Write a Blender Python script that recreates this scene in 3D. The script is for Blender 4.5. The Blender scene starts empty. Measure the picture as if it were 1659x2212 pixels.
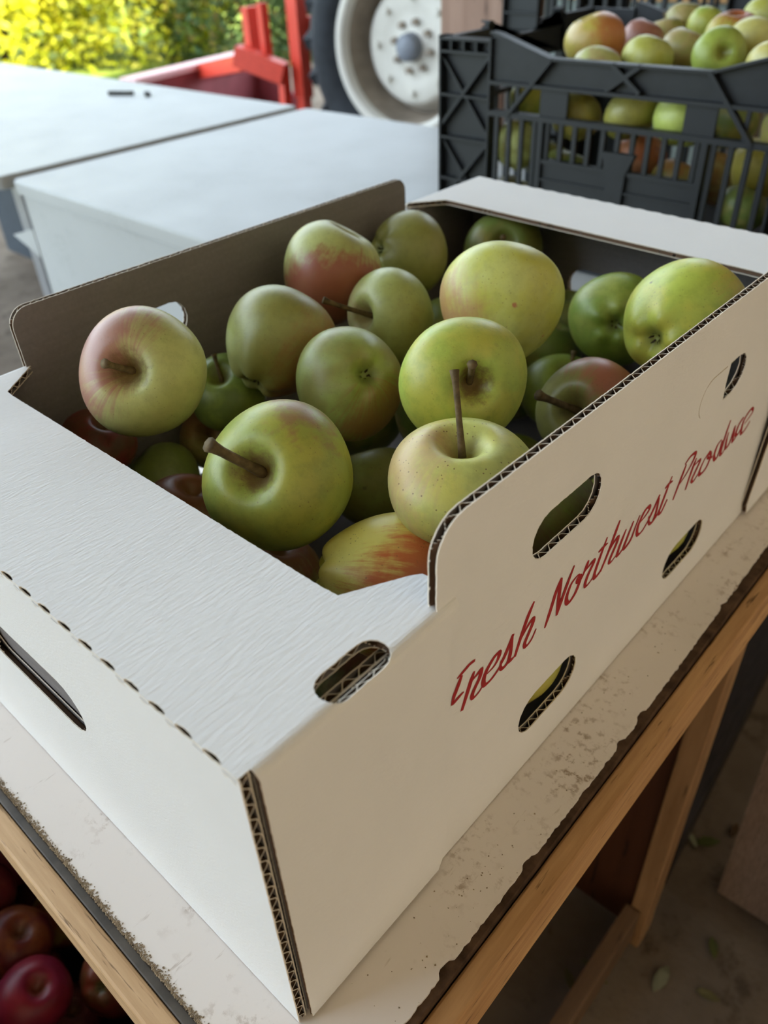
import bpy, bmesh, math, random
from mathutils import Vector, Matrix, noise
from mathutils.geometry import delaunay_2d_cdt

random.seed(7)
scene = bpy.context.scene
COL = scene.collection

# ---------------------------------------------------------------- camera
cam_data = bpy.data.cameras.new('camera')
cam = bpy.data.objects.new('camera', cam_data)
COL.objects.link(cam)
CAM_POS = Vector((0.14041, -0.07483, 0.41217))
RIGHT = Vector((0.744036, 0.667084, -0.037540))
DOWN = Vector((0.381668, -0.470468, -0.795606))
FWD = Vector((-0.548397, 0.577632, -0.604650))
cam.matrix_world = Matrix(((RIGHT.x, -DOWN.x, -FWD.x, CAM_POS.x),
                           (RIGHT.y, -DOWN.y, -FWD.y, CAM_POS.y),
                           (RIGHT.z, -DOWN.z, -FWD.z, CAM_POS.z),
                           (0, 0, 0, 1)))
cam_data.sensor_fit = 'VERTICAL'
cam_data.sensor_height = 36.0
cam_data.lens = 1709.36 / 2212 * 36.0
cam_data.clip_start = 0.02
cam_data.clip_end = 200
cam_data.dof.use_dof = True
cam_data.dof.focus_distance = 0.40
cam_data.dof.aperture_fstop = 8.2
scene.camera = cam

# ---------------------------------------------------------------- world, sun, exposure
world = bpy.data.worlds.new('sky')
scene.world = world
world.use_nodes = True
bg = world.node_tree.nodes['Background']
bg.inputs['Color'].default_value = (0.75, 0.885, 1.02, 1)
bg.inputs['Strength'].default_value = 4.9
sun_data = bpy.data.lights.new('sun', 'SUN')
sun_data.energy = 17.0
sun_data.angle = math.radians(0.6)
sun_data.color = (1.0, 0.90, 0.70)
sun = bpy.data.objects.new('sun', sun_data)
COL.objects.link(sun)
sun.rotation_euler = Vector((-0.60, 0.25, -0.80)).to_track_quat('-Z', 'Y').to_euler()
vs = scene.view_settings
vs.view_transform = 'Standard'
vs.look = 'None'
vs.exposure = 0.18
vs.gamma = 1.0
vs.use_curve_mapping = False

# ---------------------------------------------------------------- material helpers
def srgb(r, g, b):
    f = lambda c: (c / 255 / 12.92) if c / 255 <= 0.04045 else ((c / 255 + 0.055) / 1.055) ** 2.4
    return (f(r), f(g), f(b), 1)

class NT:
    def __init__(self, name, rough=0.7, spec=0.3):
        self.m = bpy.data.materials.new(name)
        self.m.use_nodes = True
        self.t = self.m.node_tree
        self.b = self.t.nodes['Principled BSDF']
        self.b.inputs['Roughness'].default_value = rough
        self.b.inputs['Specular IOR Level'].default_value = spec
        self.tc = None
    def n(self, typ, **kw):
        nd = self.t.nodes.new(typ)
        for k, v in kw.items():
            if k.startswith('i_'):
                key = k[2:].replace('_', ' ')
                nd.inputs[key].default_value = v
            else:
                setattr(nd, k, v)
        return nd
    def l(self, a, b):
        self.t.links.new(a, b)
    def coords(self, scale=(1, 1, 1), kind='Object'):
        if self.tc is None:
            self.tc = self.n('ShaderNodeTexCoord')
        mp = self.n('ShaderNodeMapping')
        mp.inputs['Scale'].default_value = scale
        self.l(self.tc.outputs[kind], mp.inputs['Vector'])
        return mp.outputs['Vector']
    def noise(self, scale, vec=None, detail=4, rough=0.55):
        nd = self.n('ShaderNodeTexNoise')
        nd.inputs['Scale'].default_value = scale
        nd.inputs['Detail'].default_value = detail
        nd.inputs['Roughness'].default_value = rough
        if vec is not None:
            self.l(vec, nd.inputs['Vector'])
        return nd.outputs['Fac']
    def ramp(self, fac, stops):
        nd = self.n('ShaderNodeValToRGB')
        el = nd.color_ramp.elements
        while len(el) < len(stops):
            el.new(0.5)
        for e, (p, c) in zip(el, stops):
            e.position = p
            e.color = c if len(c) == 4 else (*c, 1)
        self.l(fac, nd.inputs['Fac'])
        return nd.outputs['Color']
    def mix(self, fac, a, b):
        nd = self.n('ShaderNodeMix', data_type='RGBA')
        for sock, v in ((nd.inputs[0], fac), (nd.inputs[6], a), (nd.inputs[7], b)):
            if hasattr(v, 'is_linked'):
                self.l(v, sock)
            elif isinstance(v, (int, float)):
                sock.default_value = v
            else:
                sock.default_value = v if len(v) == 4 else (*v, 1)
        return nd.outputs[2]
    def math(self, op, a, b=0.0, c=0.0, clamp=False):
        nd = self.n('ShaderNodeMath', operation=op, use_clamp=clamp)
        for i, v in enumerate((a, b, c)):
            if hasattr(v, 'is_linked'):
                self.l(v, nd.inputs[i])
            else:
                nd.inputs[i].default_value = v
        return nd.outputs[0]
    def smooth(self, v, lo, hi):
        nd = self.n('ShaderNodeMapRange', interpolation_type='SMOOTHSTEP')
        nd.inputs['From Min'].default_value = lo
        nd.inputs['From Max'].default_value = hi
        self.l(v, nd.inputs['Value'])
        return nd.outputs['Result']
    def bump(self, h, strength, dist=0.001):
        nd = self.n('ShaderNodeBump')
        nd.inputs['Strength'].default_value = strength
        nd.inputs['Distance'].default_value = dist
        self.l(h, nd.inputs['Height'])
        self.l(nd.outputs['Normal'], self.b.inputs['Normal'])
    def color(self, c):
        if hasattr(c, 'is_linked'):
            self.l(c, self.b.inputs['Base Color'])
        else:
            self.b.inputs['Base Color'].default_value = c if len(c) == 4 else (*c, 1)
        return self

def plain(name, col, rough=0.6, spec=0.3, var=0.12, scale=30, metal=0.0):
    m = NT(name, rough, spec)
    n = m.noise(scale, m.coords())
    a = tuple(c * (1 - var) for c in col[:3])
    b = tuple(min(1, c * (1 + var)) for c in col[:3])
    m.color(m.ramp(n, [(0.3, a), (0.7, b)]))
    m.b.inputs['Metallic'].default_value = metal
    return m.m

def paper_mat(name, col, stretch=(640, 120, 640), strength=0.32):
    m = NT(name, 0.82, 0.2)
    fib = m.noise(1.0, m.coords(stretch), 5, 0.6)
    big = m.noise(9, m.coords(), 3)
    lo = tuple(c * 0.95 for c in col[:3])
    m.color(m.ramp(big, [(0.3, lo), (0.7, col[:3])]))
    m.bump(fib, strength, 0.0012)
    return m.m

def kraft_mat(name, a, b):
    m = NT(name, 0.85, 0.15)
    n1 = m.noise(1.0, m.coords((30, 30, 260)), 5)
    n2 = m.noise(400, m.coords(), 3)
    m.color(m.mix(m.math('MULTIPLY', n1, n2), a, b))
    m.bump(n1, 0.12, 0.0006)
    return m.m

def wood_mat(name, dark, light, axis=0, scale=14, rough=0.6):
    m = NT(name, rough, 0.3)
    sc = [scale * 5] * 3
    sc[axis] = scale * 0.35
    n1 = m.noise(1.0, m.coords(tuple(sc)), 6, 0.65)
    sc2 = [scale * 22] * 3
    sc2[axis] = scale * 1.6
    n2 = m.noise(1.0, m.coords(tuple(sc2)), 3, 0.6)
    base = m.ramp(n1, [(0.30, dark), (0.52, tuple((p + q) / 2 for p, q in zip(dark, light))), (0.72, light)])
    pores = m.smooth(n2, 0.60, 0.70)
    m.color(m.mix(pores, base, tuple(c * 0.45 for c in dark[:3])))
    m.bump(n1, 0.25, 0.001)
    return m.m

# ---------------------------------------------------------------- object helpers
def tag(o, label=None, cat=None, group=None, kind=None):
    if label: o['label'] = label
    if cat: o['category'] = cat
    if group: o['group'] = group
    if kind: o['kind'] = kind
    return o

def mesh_obj(name, verts, faces, mats, parent=None, smooth=False, midx=None):
    me = bpy.data.meshes.new(name)
    me.from_pydata([tuple(v) for v in verts], [], faces)
    if not isinstance(mats, (list, tuple)):
        mats = [mats]
    for mt in mats:
        me.materials.append(mt)
    if midx:
        me.polygons.foreach_set('material_index', midx)
    if smooth:
        me.polygons.foreach_set('use_smooth', [True] * len(me.polygons))
    me.update()
    o = bpy.data.objects.new(name, me)
    COL.objects.link(o)
    if parent:
        attach(o, parent)
    return o

def world_of(o):
    m = o.matrix_basis
    if o.parent:
        return world_of(o.parent) @ o.matrix_parent_inverse @ m
    return m.copy()

def attach(o, parent):
    o.parent = parent
    o.matrix_parent_inverse = world_of(parent).inverted()

def empty(name, loc=(0, 0, 0), rz=0):
    o = bpy.data.objects.new(name, None)
    o.location = loc
    o.rotation_euler = (0, 0, rz)
    o.empty_display_size = 0.05
    COL.objects.link(o)
    return o

_bar_cache = {}
def bar_mesh(mat, bev=0.12):
    """unit cube with slightly bevelled edges, shared by every bar of one material"""
    key = mat.name
    if key not in _bar_cache:
        bm = bmesh.new()
        bmesh.ops.create_cube(bm, size=1.0)
        me = bpy.data.meshes.new('bar_' + key)
        bm.to_mesh(me); bm.free()
        me.materials.append(mat)
        _bar_cache[key] = me
    return _bar_cache[key]

def bar(name, mat, lo, hi, parent=None, rot=None):
    o = bpy.data.objects.new(name, bar_mesh(mat))
    COL.objects.link(o)
    lo, hi = Vector(lo), Vector(hi)
    o.location = (lo + hi) / 2
    o.scale = hi - lo
    if rot: o.rotation_euler = rot
    if parent: attach(o, parent)
    return o

def beam(name, mat, a, b, w, h, parent=None, upv=(0, 0, 1)):
    """bar of section w x h from a to b"""
    a, b = Vector(a), Vector(b)
    d = (b - a); L = d.length; d.normalize()
    s = d.cross(Vector(upv))
    if s.length < 1e-4: s = d.cross(Vector((1, 0, 0)))
    s.normalize(); u = s.cross(d)
    o = bpy.data.objects.new(name, bar_mesh(mat))
    COL.objects.link(o)
    R = Matrix((d, s, u)).transposed().to_4x4()
    o.matrix_world = Matrix.Translation((a + b) / 2) @ R @ Matrix.Diagonal((L, w, h, 1))
    if parent: attach(o, parent)
    return o

def block(name, mat, lo, hi, parent=None, bevel=0.003, seg=2):
    """bevelled box with its own mesh"""
    bm = bmesh.new()
    bmesh.ops.create_cube(bm, size=1.0)
    lo, hi = Vector(lo), Vector(hi)
    for v in bm.verts:
        v.co = Vector([(lo[i] + hi[i]) / 2 + v.co[i] * (hi[i] - lo[i]) for i in range(3)])
    if bevel:
        bmesh.ops.bevel(bm, geom=list(bm.edges), offset=bevel, segments=seg, affect='EDGES', profile=0.5)
    me = bpy.data.meshes.new(name); bm.to_mesh(me); bm.free()
    me.materials.append(mat)
    o = bpy.data.objects.new(name, me); COL.objects.link(o)
    if parent: attach(o, parent)
    return o

def tube(name, mat, pts, rads, parent=None, seg=10, cap=True):
    pts = [Vector(p) for p in pts]
    verts, faces = [], []
    prev = None
    for i, p in enumerate(pts):
        d = (pts[min(i + 1, len(pts) - 1)] - pts[max(i - 1, 0)]).normalized()
        if prev is None:
            s = d.orthogonal().normalized()
        else:
            s = (prev - d * prev.dot(d)).normalized()
        prev = s
        t = d.cross(s)
        r = rads[i] if isinstance(rads, (list, tuple)) else rads
        for k in range(seg):
            a = 2 * math.pi * k / seg
            verts.append(p + s * (math.cos(a) * r) + t * (math.sin(a) * r))
    for i in range(len(pts) - 1):
        for k in range(seg):
            k2 = (k + 1) % seg
            faces.append((i * seg + k, i * seg + k2, (i + 1) * seg + k2, (i + 1) * seg + k))
    if cap:
        faces.append(tuple(range(seg - 1, -1, -1)))
        n = (len(pts) - 1) * seg
        faces.append(tuple(range(n, n + seg)))
    return mesh_obj(name, verts, faces, mat, parent, smooth=True)

def lathe(name, mat, prof, centre, axis, parent=None, seg=48, smooth=True):
    """prof: (radius, along-axis) pairs revolved about axis through centre"""
    ax = Vector(axis).normalized(); s = ax.orthogonal().normalized(); t = ax.cross(s)
    c = Vector(centre); verts, faces = [], []
    for r, h in prof:
        for k in range(seg):
            a = 2 * math.pi * k / seg
            verts.append(c + ax * h + (s * math.cos(a) + t * math.sin(a)) * r)
    n = len(prof)
    for i in range(n - 1):
        for k in range(seg):
            k2 = (k + 1) % seg
            faces.append((i * seg + k, i * seg + k2, (i + 1) * seg + k2, (i + 1) * seg + k))
    return mesh_obj(name, verts, faces, mat, parent, smooth=smooth)

def extrude_poly(name, mat, pts2, frame, t, parent=None):
    """flat polygon (u, v) extruded by t along the frame normal"""
    O, U, V, N = [Vector(x) for x in frame]
    n = len(pts2)
    verts = [O + U * u + V * v for u, v in pts2] + [O + U * u + V * v + N * t for u, v in pts2]
    faces = [tuple(range(n - 1, -1, -1)), tuple(range(n, 2 * n))]
    for i in range(n):
        j = (i + 1) % n
        faces.append((i, j, n + j, n + i))
    o = mesh_obj(name, verts, faces, mat, parent)
    bm = bmesh.new(); bm.from_mesh(o.data)
    bmesh.ops.recalc_face_normals(bm, faces=bm.faces)
    bm.to_mesh(o.data); bm.free()
    return o

def stadium(cu, cv, L, H, n=9):
    r = H / 2; out = []
    for k in range(n):
        a = -math.pi / 2 + math.pi * k / (n - 1)
        out.append((cu + L / 2 - r + r * math.cos(a), cv + r * math.sin(a)))
    for k in range(n):
        a = math.pi / 2 + math.pi * k / (n - 1)
        out.append((cu - L / 2 + r + r * math.cos(a), cv + r * math.sin(a)))
    return out

def rough_loop(pts, step=0.0016, amp=0.00018):
    """resample a closed loop and give it the slight raggedness of die-cut board"""
    out = []
    n = len(pts)
    for i in range(n):
        a = Vector(pts[i]); b = Vector(pts[(i + 1) % n])
        L = (b - a).length
        k = max(1, int(L / step))
        nn = Vector((-(b - a).y, (b - a).x)); nn = nn / max(nn.length, 1e-9)
        for j in range(k):
            p = a + (b - a) * (j / k)
            w = 0 if j == 0 else amp * noise.noise(Vector((p.x * 900, p.y * 900, 3.3)))* 1.6
            out.append((p.x + nn.x * w, p.y + nn.y * w))
    return out

def corrugated(name, outline, holes, mapping, t, mats, parent, wave_u=True, period=0.009, grid=None,
               ragged=True, liner=0.0006, flute_step=None):
    """one piece of corrugated board: outer and inner liner sheets in one mesh, the fluting a child.
    mapping(u, v, w): w = 0 on the outer face, w = t on the inner face."""
    if ragged:
        outline = rough_loop(outline); holes = [rough_loop(h) for h in holes]
    loops = [outline] + holes
    pts, edges = [], []
    for lp in loops:
        s = len(pts); n = len(lp)
        pts += [Vector(p) for p in lp]
        edges += [(s + i, s + (i + 1) % n) for i in range(n)]
    nb = len(pts)
    if grid:
        pts += [Vector(p) for p in grid]
    r = delaunay_2d_cdt(pts, edges, [], 4, 1e-7)
    v2 = r[0]
    def inside(x, y):
        k = False
        for lp in loops:
            n = len(lp)
            for i in range(n):
                (xa, ya), (xb, yb) = lp[i], lp[(i + 1) % n]
                if (ya > y) != (yb > y) and x < (xb - xa) * (y - ya) / (yb - ya) + xa:
                    k = not k
        return k
    f2 = []
    for f in r[2]:
        c = sum((v2[i] for i in f), Vector((0, 0))) / len(f)
        if inside(c.x, c.y):
            f2.append(f)
    # boundary edges of the triangulation
    cnt = {}
    for f in f2:
        for i in range(len(f)):
            e = (f[i], f[(i + 1) % len(f)])
            cnt[tuple(sorted(e))] = cnt.get(tuple(sorted(e)), []) + [e]
    bnd = [v[0] for v in cnt.values() if len(v) == 1]
    verts, faces, mid = [], [], []
    for k, (w0, w1, mi) in enumerate(((0, liner, 0), (t - liner, t, 1))):
        s = len(verts); n = len(v2)
        verts += [mapping(p.x, p.y, w0) for p in v2]
        verts += [mapping(p.x, p.y, w1) for p in v2]
        for f in f2:
            faces.append(tuple(s + i for i in f)); mid.append(mi)
            faces.append(tuple(s + n + i for i in reversed(f))); mid.append(1)
        for a, b in bnd:
            faces.append((s + a, s + b, s + n + b, s + n + a)); mid.append(2)
    o = mesh_obj(name, verts, faces, mats[:3], parent, midx=mid)
    # fluting: columns across the wave, spans along the flutes
    U = 0 if wave_u else 1
    lo = min(p[U] for p in outline); hi = max(p[U] for p in outline)
    step = period / 8
    ncol = int((hi - lo) / step)
    segs = []
    for lp in loops:
        n = len(lp)
        for i in range(n):
            a, b = lp[i], lp[(i + 1) % n]
            segs.append((a[U], a[1 - U], b[U], b[1 - U]))
    fv, ff, fm = [], [], []
    fe = 0.00028
    wm, wa = t / 2, t / 2 - liner
    for c in range(ncol):
        u0, u1 = lo + c * step, lo + (c + 1) * step
        um = (u0 + u1) / 2 + 1e-7
        xs = sorted(a1 + (um - a0) / (b0 - a0) * (b1 - a1) for a0, a1, b0, b1 in segs if (a0 - um) * (b0 - um) < 0)
        w0 = wm + wa * math.sin(2 * math.pi * u0 / period)
        w1 = wm + wa * math.sin(2 * math.pi * u1 / period)
        for i in range(0, len(xs) - 1, 2):
            va, vb = xs[i] + 0.0005, xs[i + 1] - 0.0005
            if vb - va < 0.0005: continue
            k = 1 if not flute_step else max(1, int((vb - va) / flute_step))
            for j in range(k):
                q0 = va + (vb - va) * j / k; q1 = va + (vb - va) * (j + 1) / k
                s = len(fv)
                for uu, vv, ww in ((u0, q0, w0), (u1, q0, w1), (u1, q1, w1), (u0, q1, w0)):
                    fv.append(mapping(uu, vv, ww) if wave_u else mapping(vv, uu, ww))
                ff.append((s, s + 1, s + 2, s + 3)); fm.append(0)
            # cut ends of the fluting paper
            for q in (va - 0.00012, vb + 0.00012):
                s = len(fv)
                for uu, ww in ((u0, w0 - fe), (u1, w1 - fe), (u1, w1 + fe), (u0, w0 + fe)):
                    fv.append(mapping(uu, q, ww) if wave_u else mapping(q, uu, ww))
                ff.append((s, s + 1, s + 2, s + 3)); fm.append(1)
    if ff:
        mesh_obj('fluting', fv, ff, [mats[3], mats[2]], o, smooth=False, midx=fm)
    return o

# ================================================================ materials
WHITE = paper_mat('white_paper_liner', (0.80, 0.795, 0.78))
KRAFT = kraft_mat('kraft_liner', (0.165, 0.151, 0.148), (0.285, 0.266, 0.265))
EDGE = plain('torn_paper_edge', (0.80, 0.72, 0.60), 0.9, 0.1)
FLUTE = kraft_mat('kraft_fluting', (0.10, 0.06, 0.038), (0.20, 0.125, 0.08))
CARD = [WHITE, KRAFT, EDGE, FLUTE]
INK = plain('red_ink', (0.36, 0.018, 0.022), 0.6, 0.3, 0.1, 200)
BLACKP = plain('black_plastic', (0.010, 0.0125, 0.0155), 0.5, 0.35, 0.2, 60)
CONCRETE_M = None

def laminate_mat(name, col, dirt, amount=0.5, gloss=0.35, scuff=30, spec=0.5, lo=0.50):
    """smooth white sheet with scuffs, specks and grime"""
    m = NT(name, gloss, spec)
    v = m.coords()
    big = m.noise(7, v, 5, 0.7)
    fine = m.noise(140, v, 4, 0.7)
    mask = m.math('MULTIPLY', m.smooth(big, lo, lo + 0.16), m.smooth(fine, 0.50, 0.64))
    st = m.noise(1.0, m.coords((scuff * 6, scuff, scuff)), 4, 0.6)
    streak = m.math('MULTIPLY', m.smooth(st, 0.64, 0.72), 0.45)
    tot = m.math('MULTIPLY', m.math('MAXIMUM', mask, streak), amount)
    base = m.ramp(m.noise(3, v, 3), [(0.3, tuple(c * 0.93 for c in col)), (0.7, col)])
    m.color(m.mix(tot, base, dirt))
    r = m.math('ADD', m.math('MULTIPLY', big, 0.25), gloss - 0.1)
    m.l(r, m.b.inputs['Roughness'])
    return m.m

LAM_MAIN = laminate_mat('scuffed_white_laminate', (0.80, 0.735, 0.68), (0.26, 0.165, 0.09), 0.9, 0.5, 30, 0.3, 0.47)
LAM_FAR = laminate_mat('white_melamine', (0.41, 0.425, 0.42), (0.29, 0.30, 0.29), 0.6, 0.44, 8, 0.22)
WOOD_RAIL_Y = wood_mat('orange_pine_along_y', (0.34, 0.17, 0.065), (0.62, 0.37, 0.17), 1, 16)
WOOD_RAIL_X = wood_mat('pale_pine_along_x', (0.42, 0.25, 0.12), (0.68, 0.46, 0.26), 0, 16)
WOOD_LEG = wood_mat('pine_leg', (0.24, 0.125, 0.055), (0.44, 0.26, 0.125), 2, 10)
WOOD_DARK = wood_mat('dark_red_board', (0.055, 0.020, 0.010), (0.12, 0.045, 0.022), 2, 6)
WOOD_GREY = wood_mat('weathered_board', (0.17, 0.115, 0.085), (0.33, 0.245, 0.20), 2, 8)
WOOD_WALL = wood_mat('barn_board', (0.58, 0.40, 0.25), (0.80, 0.59, 0.41), 2, 3)
WOOD_WALL_DARK = wood_mat('dark_barn_board', (0.06, 0.045, 0.035), (0.13, 0.10, 0.08), 2, 3)
CORE = plain('chipped_core', (0.075, 0.045, 0.028), 0.9, 0.1, 0.5, 90)
STRIP = plain('grimy_metal_strip', (0.085, 0.072, 0.058), 0.5, 0.4, 0.4, 50)
DIRT = plain('grey_dirt', (0.30, 0.235, 0.16), 1.0, 0.05, 0.4, 300)
STEEL = plain('grey_steel', (0.30, 0.31, 0.33), 0.4, 0.5, 0.1, 20, 0.6)

def concrete():
    m = NT('dirty_concrete', 0.85, 0.25)
    v = m.coords()
    a = m.noise(2.2, v, 6, 0.65); b = m.noise(14, v, 5, 0.7); c = m.noise(70, v, 3)
    col = m.ramp(a, [(0.3, (0.085, 0.062, 0.043)), (0.6, (0.19, 0.15, 0.115))])
    col = m.mix(m.math('MULTIPLY', m.smooth(b, 0.52, 0.66), 0.7), col, (0.055, 0.040, 0.026))
    m.color(col)
    m.bump(m.math('ADD', b, m.math('MULTIPLY', c, 0.3)), 0.35, 0.01)
    return m.m
CONCRETE = concrete()

# ================================================================ the setting
FLOOR_Z = -0.72
def slab(name, mat, lo, hi, kind='structure'):
    o = block(name, mat, lo, hi, None, 0)
    o['kind'] = kind
    return o
slab('floor', CONCRETE, (-6.2, -4.5, FLOOR_Z - 0.2), (2.6, 6.5, FLOOR_Z))

def grass_mat():
    m = NT('grass_ground', 0.95, 0.1)
    v = m.coords()
    a = m.noise(3, v, 6, 0.7); b = m.noise(40, v, 4, 0.7)
    col = m.ramp(a, [(0.3, (0.05, 0.11, 0.018)), (0.65, (0.20, 0.26, 0.04))])
    m.color(m.mix(m.smooth(b, 0.5, 0.75), col, (0.34, 0.32, 0.10)))
    m.bump(b, 0.6, 0.05)
    return m.m
slab('ground', grass_mat(), (-60, -40, FLOOR_Z - 0.4), (40, 60, FLOOR_Z - 0.06))

# open shed: roof, a wall on the right, a wall behind the crates, open towards the tractor and the hedge
def board_wall(name, mat, a, b, z0, z1, thick, nb):
    a, b = Vector((*a, 0)), Vector((*b, 0))
    d = (b - a); n = Vector((-d.y, d.x, 0)).normalized()
    root = mesh_obj(name, [a + n * thick * .5 + Vector((0, 0, z0)), b + n * thick * .5 + Vector((0, 0, z0)),
                           b + n * thick + Vector((0, 0, z0)), a + n * thick + Vector((0, 0, z0)),
                           a + n * thick * .5 + Vector((0, 0, z1)), b + n * thick * .5 + Vector((0, 0, z1)),
                           b + n * thick + Vector((0, 0, z1)), a + n * thick + Vector((0, 0, z1))],
                    [(0, 1, 5, 4), (1, 2, 6, 5), (2, 3, 7, 6), (3, 0, 4, 7), (4, 5, 6, 7), (3, 2, 1, 0)], mat)
    root['kind'] = 'structure'
    for i in range(nb):
        p = a + d * ((i + .02) / nb); q = a + d * ((i + .98) / nb)
        c = (p + q) / 2 + n * thick * .25
        o = bpy.data.objects.new('wall_board', bar_mesh(mat)); COL.objects.link(o)
        o.location = (c.x, c.y, (z0 + z1) / 2)
        o.scale = ((q - p).length, thick * .5 * random.uniform(.8, 1.15), z1 - z0)
        o.rotation_euler = (0, 0, math.atan2(d.y, d.x))
        attach(o, root)
    return root
board_wall('wall_right', WOOD_WALL, (1.05, -2.6), (1.05, 5.6), FLOOR_Z, 3.4, -0.05, 40)
board_wall('wall_back', WOOD_WALL_DARK, (-1.45, 5.4), (1.05, 5.4), FLOOR_Z, 3.4, 0.05, 16)
board_wall('wall_front', WOOD_WALL, (-1.2, -2.6), (1.05, -2.6), FLOOR_Z, 3.4, -0.05, 12)
slab('ceiling', WOOD_WALL_DARK, (-4.6, -2.7, 3.4), (1.15, 5.6, 3.5))

# ================================================================ main packing table
def main_table():
    t = empty('packing_table', (-0.2, 0.3, FLOOR_Z))
    tag(t, 'white laminate packing table with chipped edges and bare pine edging under the open box', 'table')
    # laminate sheet with a broken right-hand edge
    rnd = random.Random(4)
    pts = [(-0.43, -0.030)]
    x = -0.43
    while x < 0.026:
        x += 0.003
        pts.append((min(x, 0.030), -0.0305 + 0.0012 * noise.noise(Vector((x * 160, 1, 0))) + 0.0007 * noise.noise(Vector((x * 600, 2, 0)))))
    y = -0.030
    while y < 0.64:
        y += 0.002
        ch = noise.noise(Vector((y * 70, 5, 0)))
        ex = 0.0365 + 0.0008 * noise.noise(Vector((y * 300, 7, 0))) + 0.0007 * noise.noise(Vector((y * 90, 3, 0))) - 0.0075 * min(0.3, max(0, ch - 0.12)) - 0.018 * max(0, y - 0.25) 
        pts.append((ex, min(y, 0.64)))
    pts += [(-0.43, 0.64)]
    extrude_poly('laminate_sheet', LAM_MAIN, pts, ((0, 0, -0.0016), (1, 0, 0), (0, 1, 0), (0, 0, 1)), 0.0016, t)
    block('table_core', CORE, (-0.43, -0.031, -0.020), (0.0405, 0.64, -0.0017), t, 0.0006, 1)
    block('edge_strip', STRIP, (-0.43, -0.0365, -0.020), (0.041, -0.0312, -0.0028), t, 0.0008)
    tag(block('front_edging', WOOD_RAIL_X, (-0.43, -0.0490, -0.042), (0.0405, -0.0368, -0.0022), t, 0.0016), 'pale pine edging board')
    tag(block('side_edging', WOOD_RAIL_Y, (0.0410, -0.049, -0.046), (0.0535, 0.64, -0.0060), t, 0.0016), 'orange pine edging board')
    tag(block('side_edging', WOOD_RAIL_Y, (0.0300, -0.035, -0.046), (0.0405, 0.64, -0.0205), t, 0.0012), 'second pine lath under the edge')
    # frame and legs
    block('apron', WOOD_DARK, (-0.40, 0.02, -0.11), (0.012, 0.04, -0.021), t, 0.001)
    block('apron', WOOD_DARK, (-0.40, 0.60, -0.11), (0.012, 0.62, -0.021), t, 0.001)
    block('leg', WOOD_LEG, (0.010, 0.495, FLOOR_Z), (0.033, 0.530, -0.0205), t, 0.0015)
    block('leg', WOOD_LEG, (-0.41, 0.495, FLOOR_Z), (-0.385, 0.585, -0.021), t, 0.0015)
    block('leg', WOOD_LEG, (-0.41, 0.225, FLOOR_Z), (-0.385, 0.295, -0.021), t, 0.0015)
    block('leg', WOOD_LEG, (-0.06, -0.02, FLOOR_Z), (-0.035, 0.05, -0.021), t, 0.0015)
    tag(block('side_board', WOOD_DARK, (-0.38, 0.505, -0.70), (0.0095, 0.520, -0.112), t, 0.001), 'dark red-brown board under the table')
    tag(block('shade_board', WOOD_DARK, (-0.205, 0.055, -0.70), (-0.190, 0.50, -0.112), t, 0.001), 'unseen dark board added to shade the floor under the table')  # added out of view to block light reaching the floor under the table
    block('stretcher', wood_mat('grimy_stretcher', (0.10, 0.055, 0.03), (0.22, 0.13, 0.07), 1, 8), (0.004, 0.06, -0.70), (0.024, 0.494, -0.63), t, 0.0015)
    return t
main_table()

# crumbs of dirt along the front edge and over the right margin
def crumbs():
    rnd = random.Random(11)
    verts, faces = [], []
    def lump(c, r):
        s = len(verts)
        for dx, dy, dz in ((1, 0, 0), (0, 1, 0), (-1, 0, 0), (0, -1, 0), (0, 0, .8), (0, 0, -.2)):
            verts.append(Vector(c) + Vector((dx * r * rnd.uniform(.6, 1.3), dy * r * rnd.uniform(.6, 1.3), dz * r)))
        for a, b in ((0, 1), (1, 2), (2, 3), (3, 0)):
            faces.append((s + a, s + b, s + 4)); faces.append((s + b, s + a, s + 5))
    for i in range(4200):
        x = rnd.uniform(-0.40, 0.03)
        lump((x, -0.0318 + abs(rnd.gauss(0, .0017)) * (0.7 + 0.9 * abs(noise.noise(Vector((x * 40, 0, 0))))), 0.0002), rnd.uniform(.0002, .0007))
    for i in range(60):
        y = rnd.uniform(0.0, 0.6)
        lump((rnd.uniform(0.006, 0.034), y, 0.0001), rnd.uniform(.0002, .0006))
    for i in range(30):
        lump((rnd.gauss(.024, .006), rnd.gauss(.10, .03), 0.0001), rnd.uniform(.0002, .0006))
    o = mesh_obj('table_dirt', verts, faces, DIRT)
    tag(o, 'crumbs of dry grey dirt along the table edges', 'dirt', kind='stuff')
crumbs()

# ================================================================ white worktables behind
def rounded_rect(x0, y0, x1, y1, r, n=6):
    out = []
    for cx, cy, a0 in ((x1 - r, y0 + r, -90), (x1 - r, y1 - r, 0), (x0 + r, y1 - r, 90), (x0 + r, y0 + r, 180)):
        for k in range(n + 1):
            a = math.radians(a0 + 90 * k / n)
            out.append((cx + r * math.cos(a), cy + r * math.sin(a)))
    return out

def top_slab(name, mat, rect, z0, z1, parent, r=0.03):
    pts = rounded_rect(*rect, r)
    o = extrude_poly(name, mat, pts, ((0, 0, z0), (1, 0, 0), (0, 1, 0), (0, 0, 1)), z1 - z0, parent)
    bm = bmesh.new(); bm.from_mesh(o.data)
    ed = [e for e in bm.edges if abs(e.verts[0].co.z - z1) < 1e-5 and abs(e.verts[1].co.z - z1) < 1e-5]
    bmesh.ops.bevel(bm, geom=ed, offset=0.006, segments=3, affect='EDGES', profile=0.5)
    bm.to_mesh(o.data); bm.free()
    return o

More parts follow.
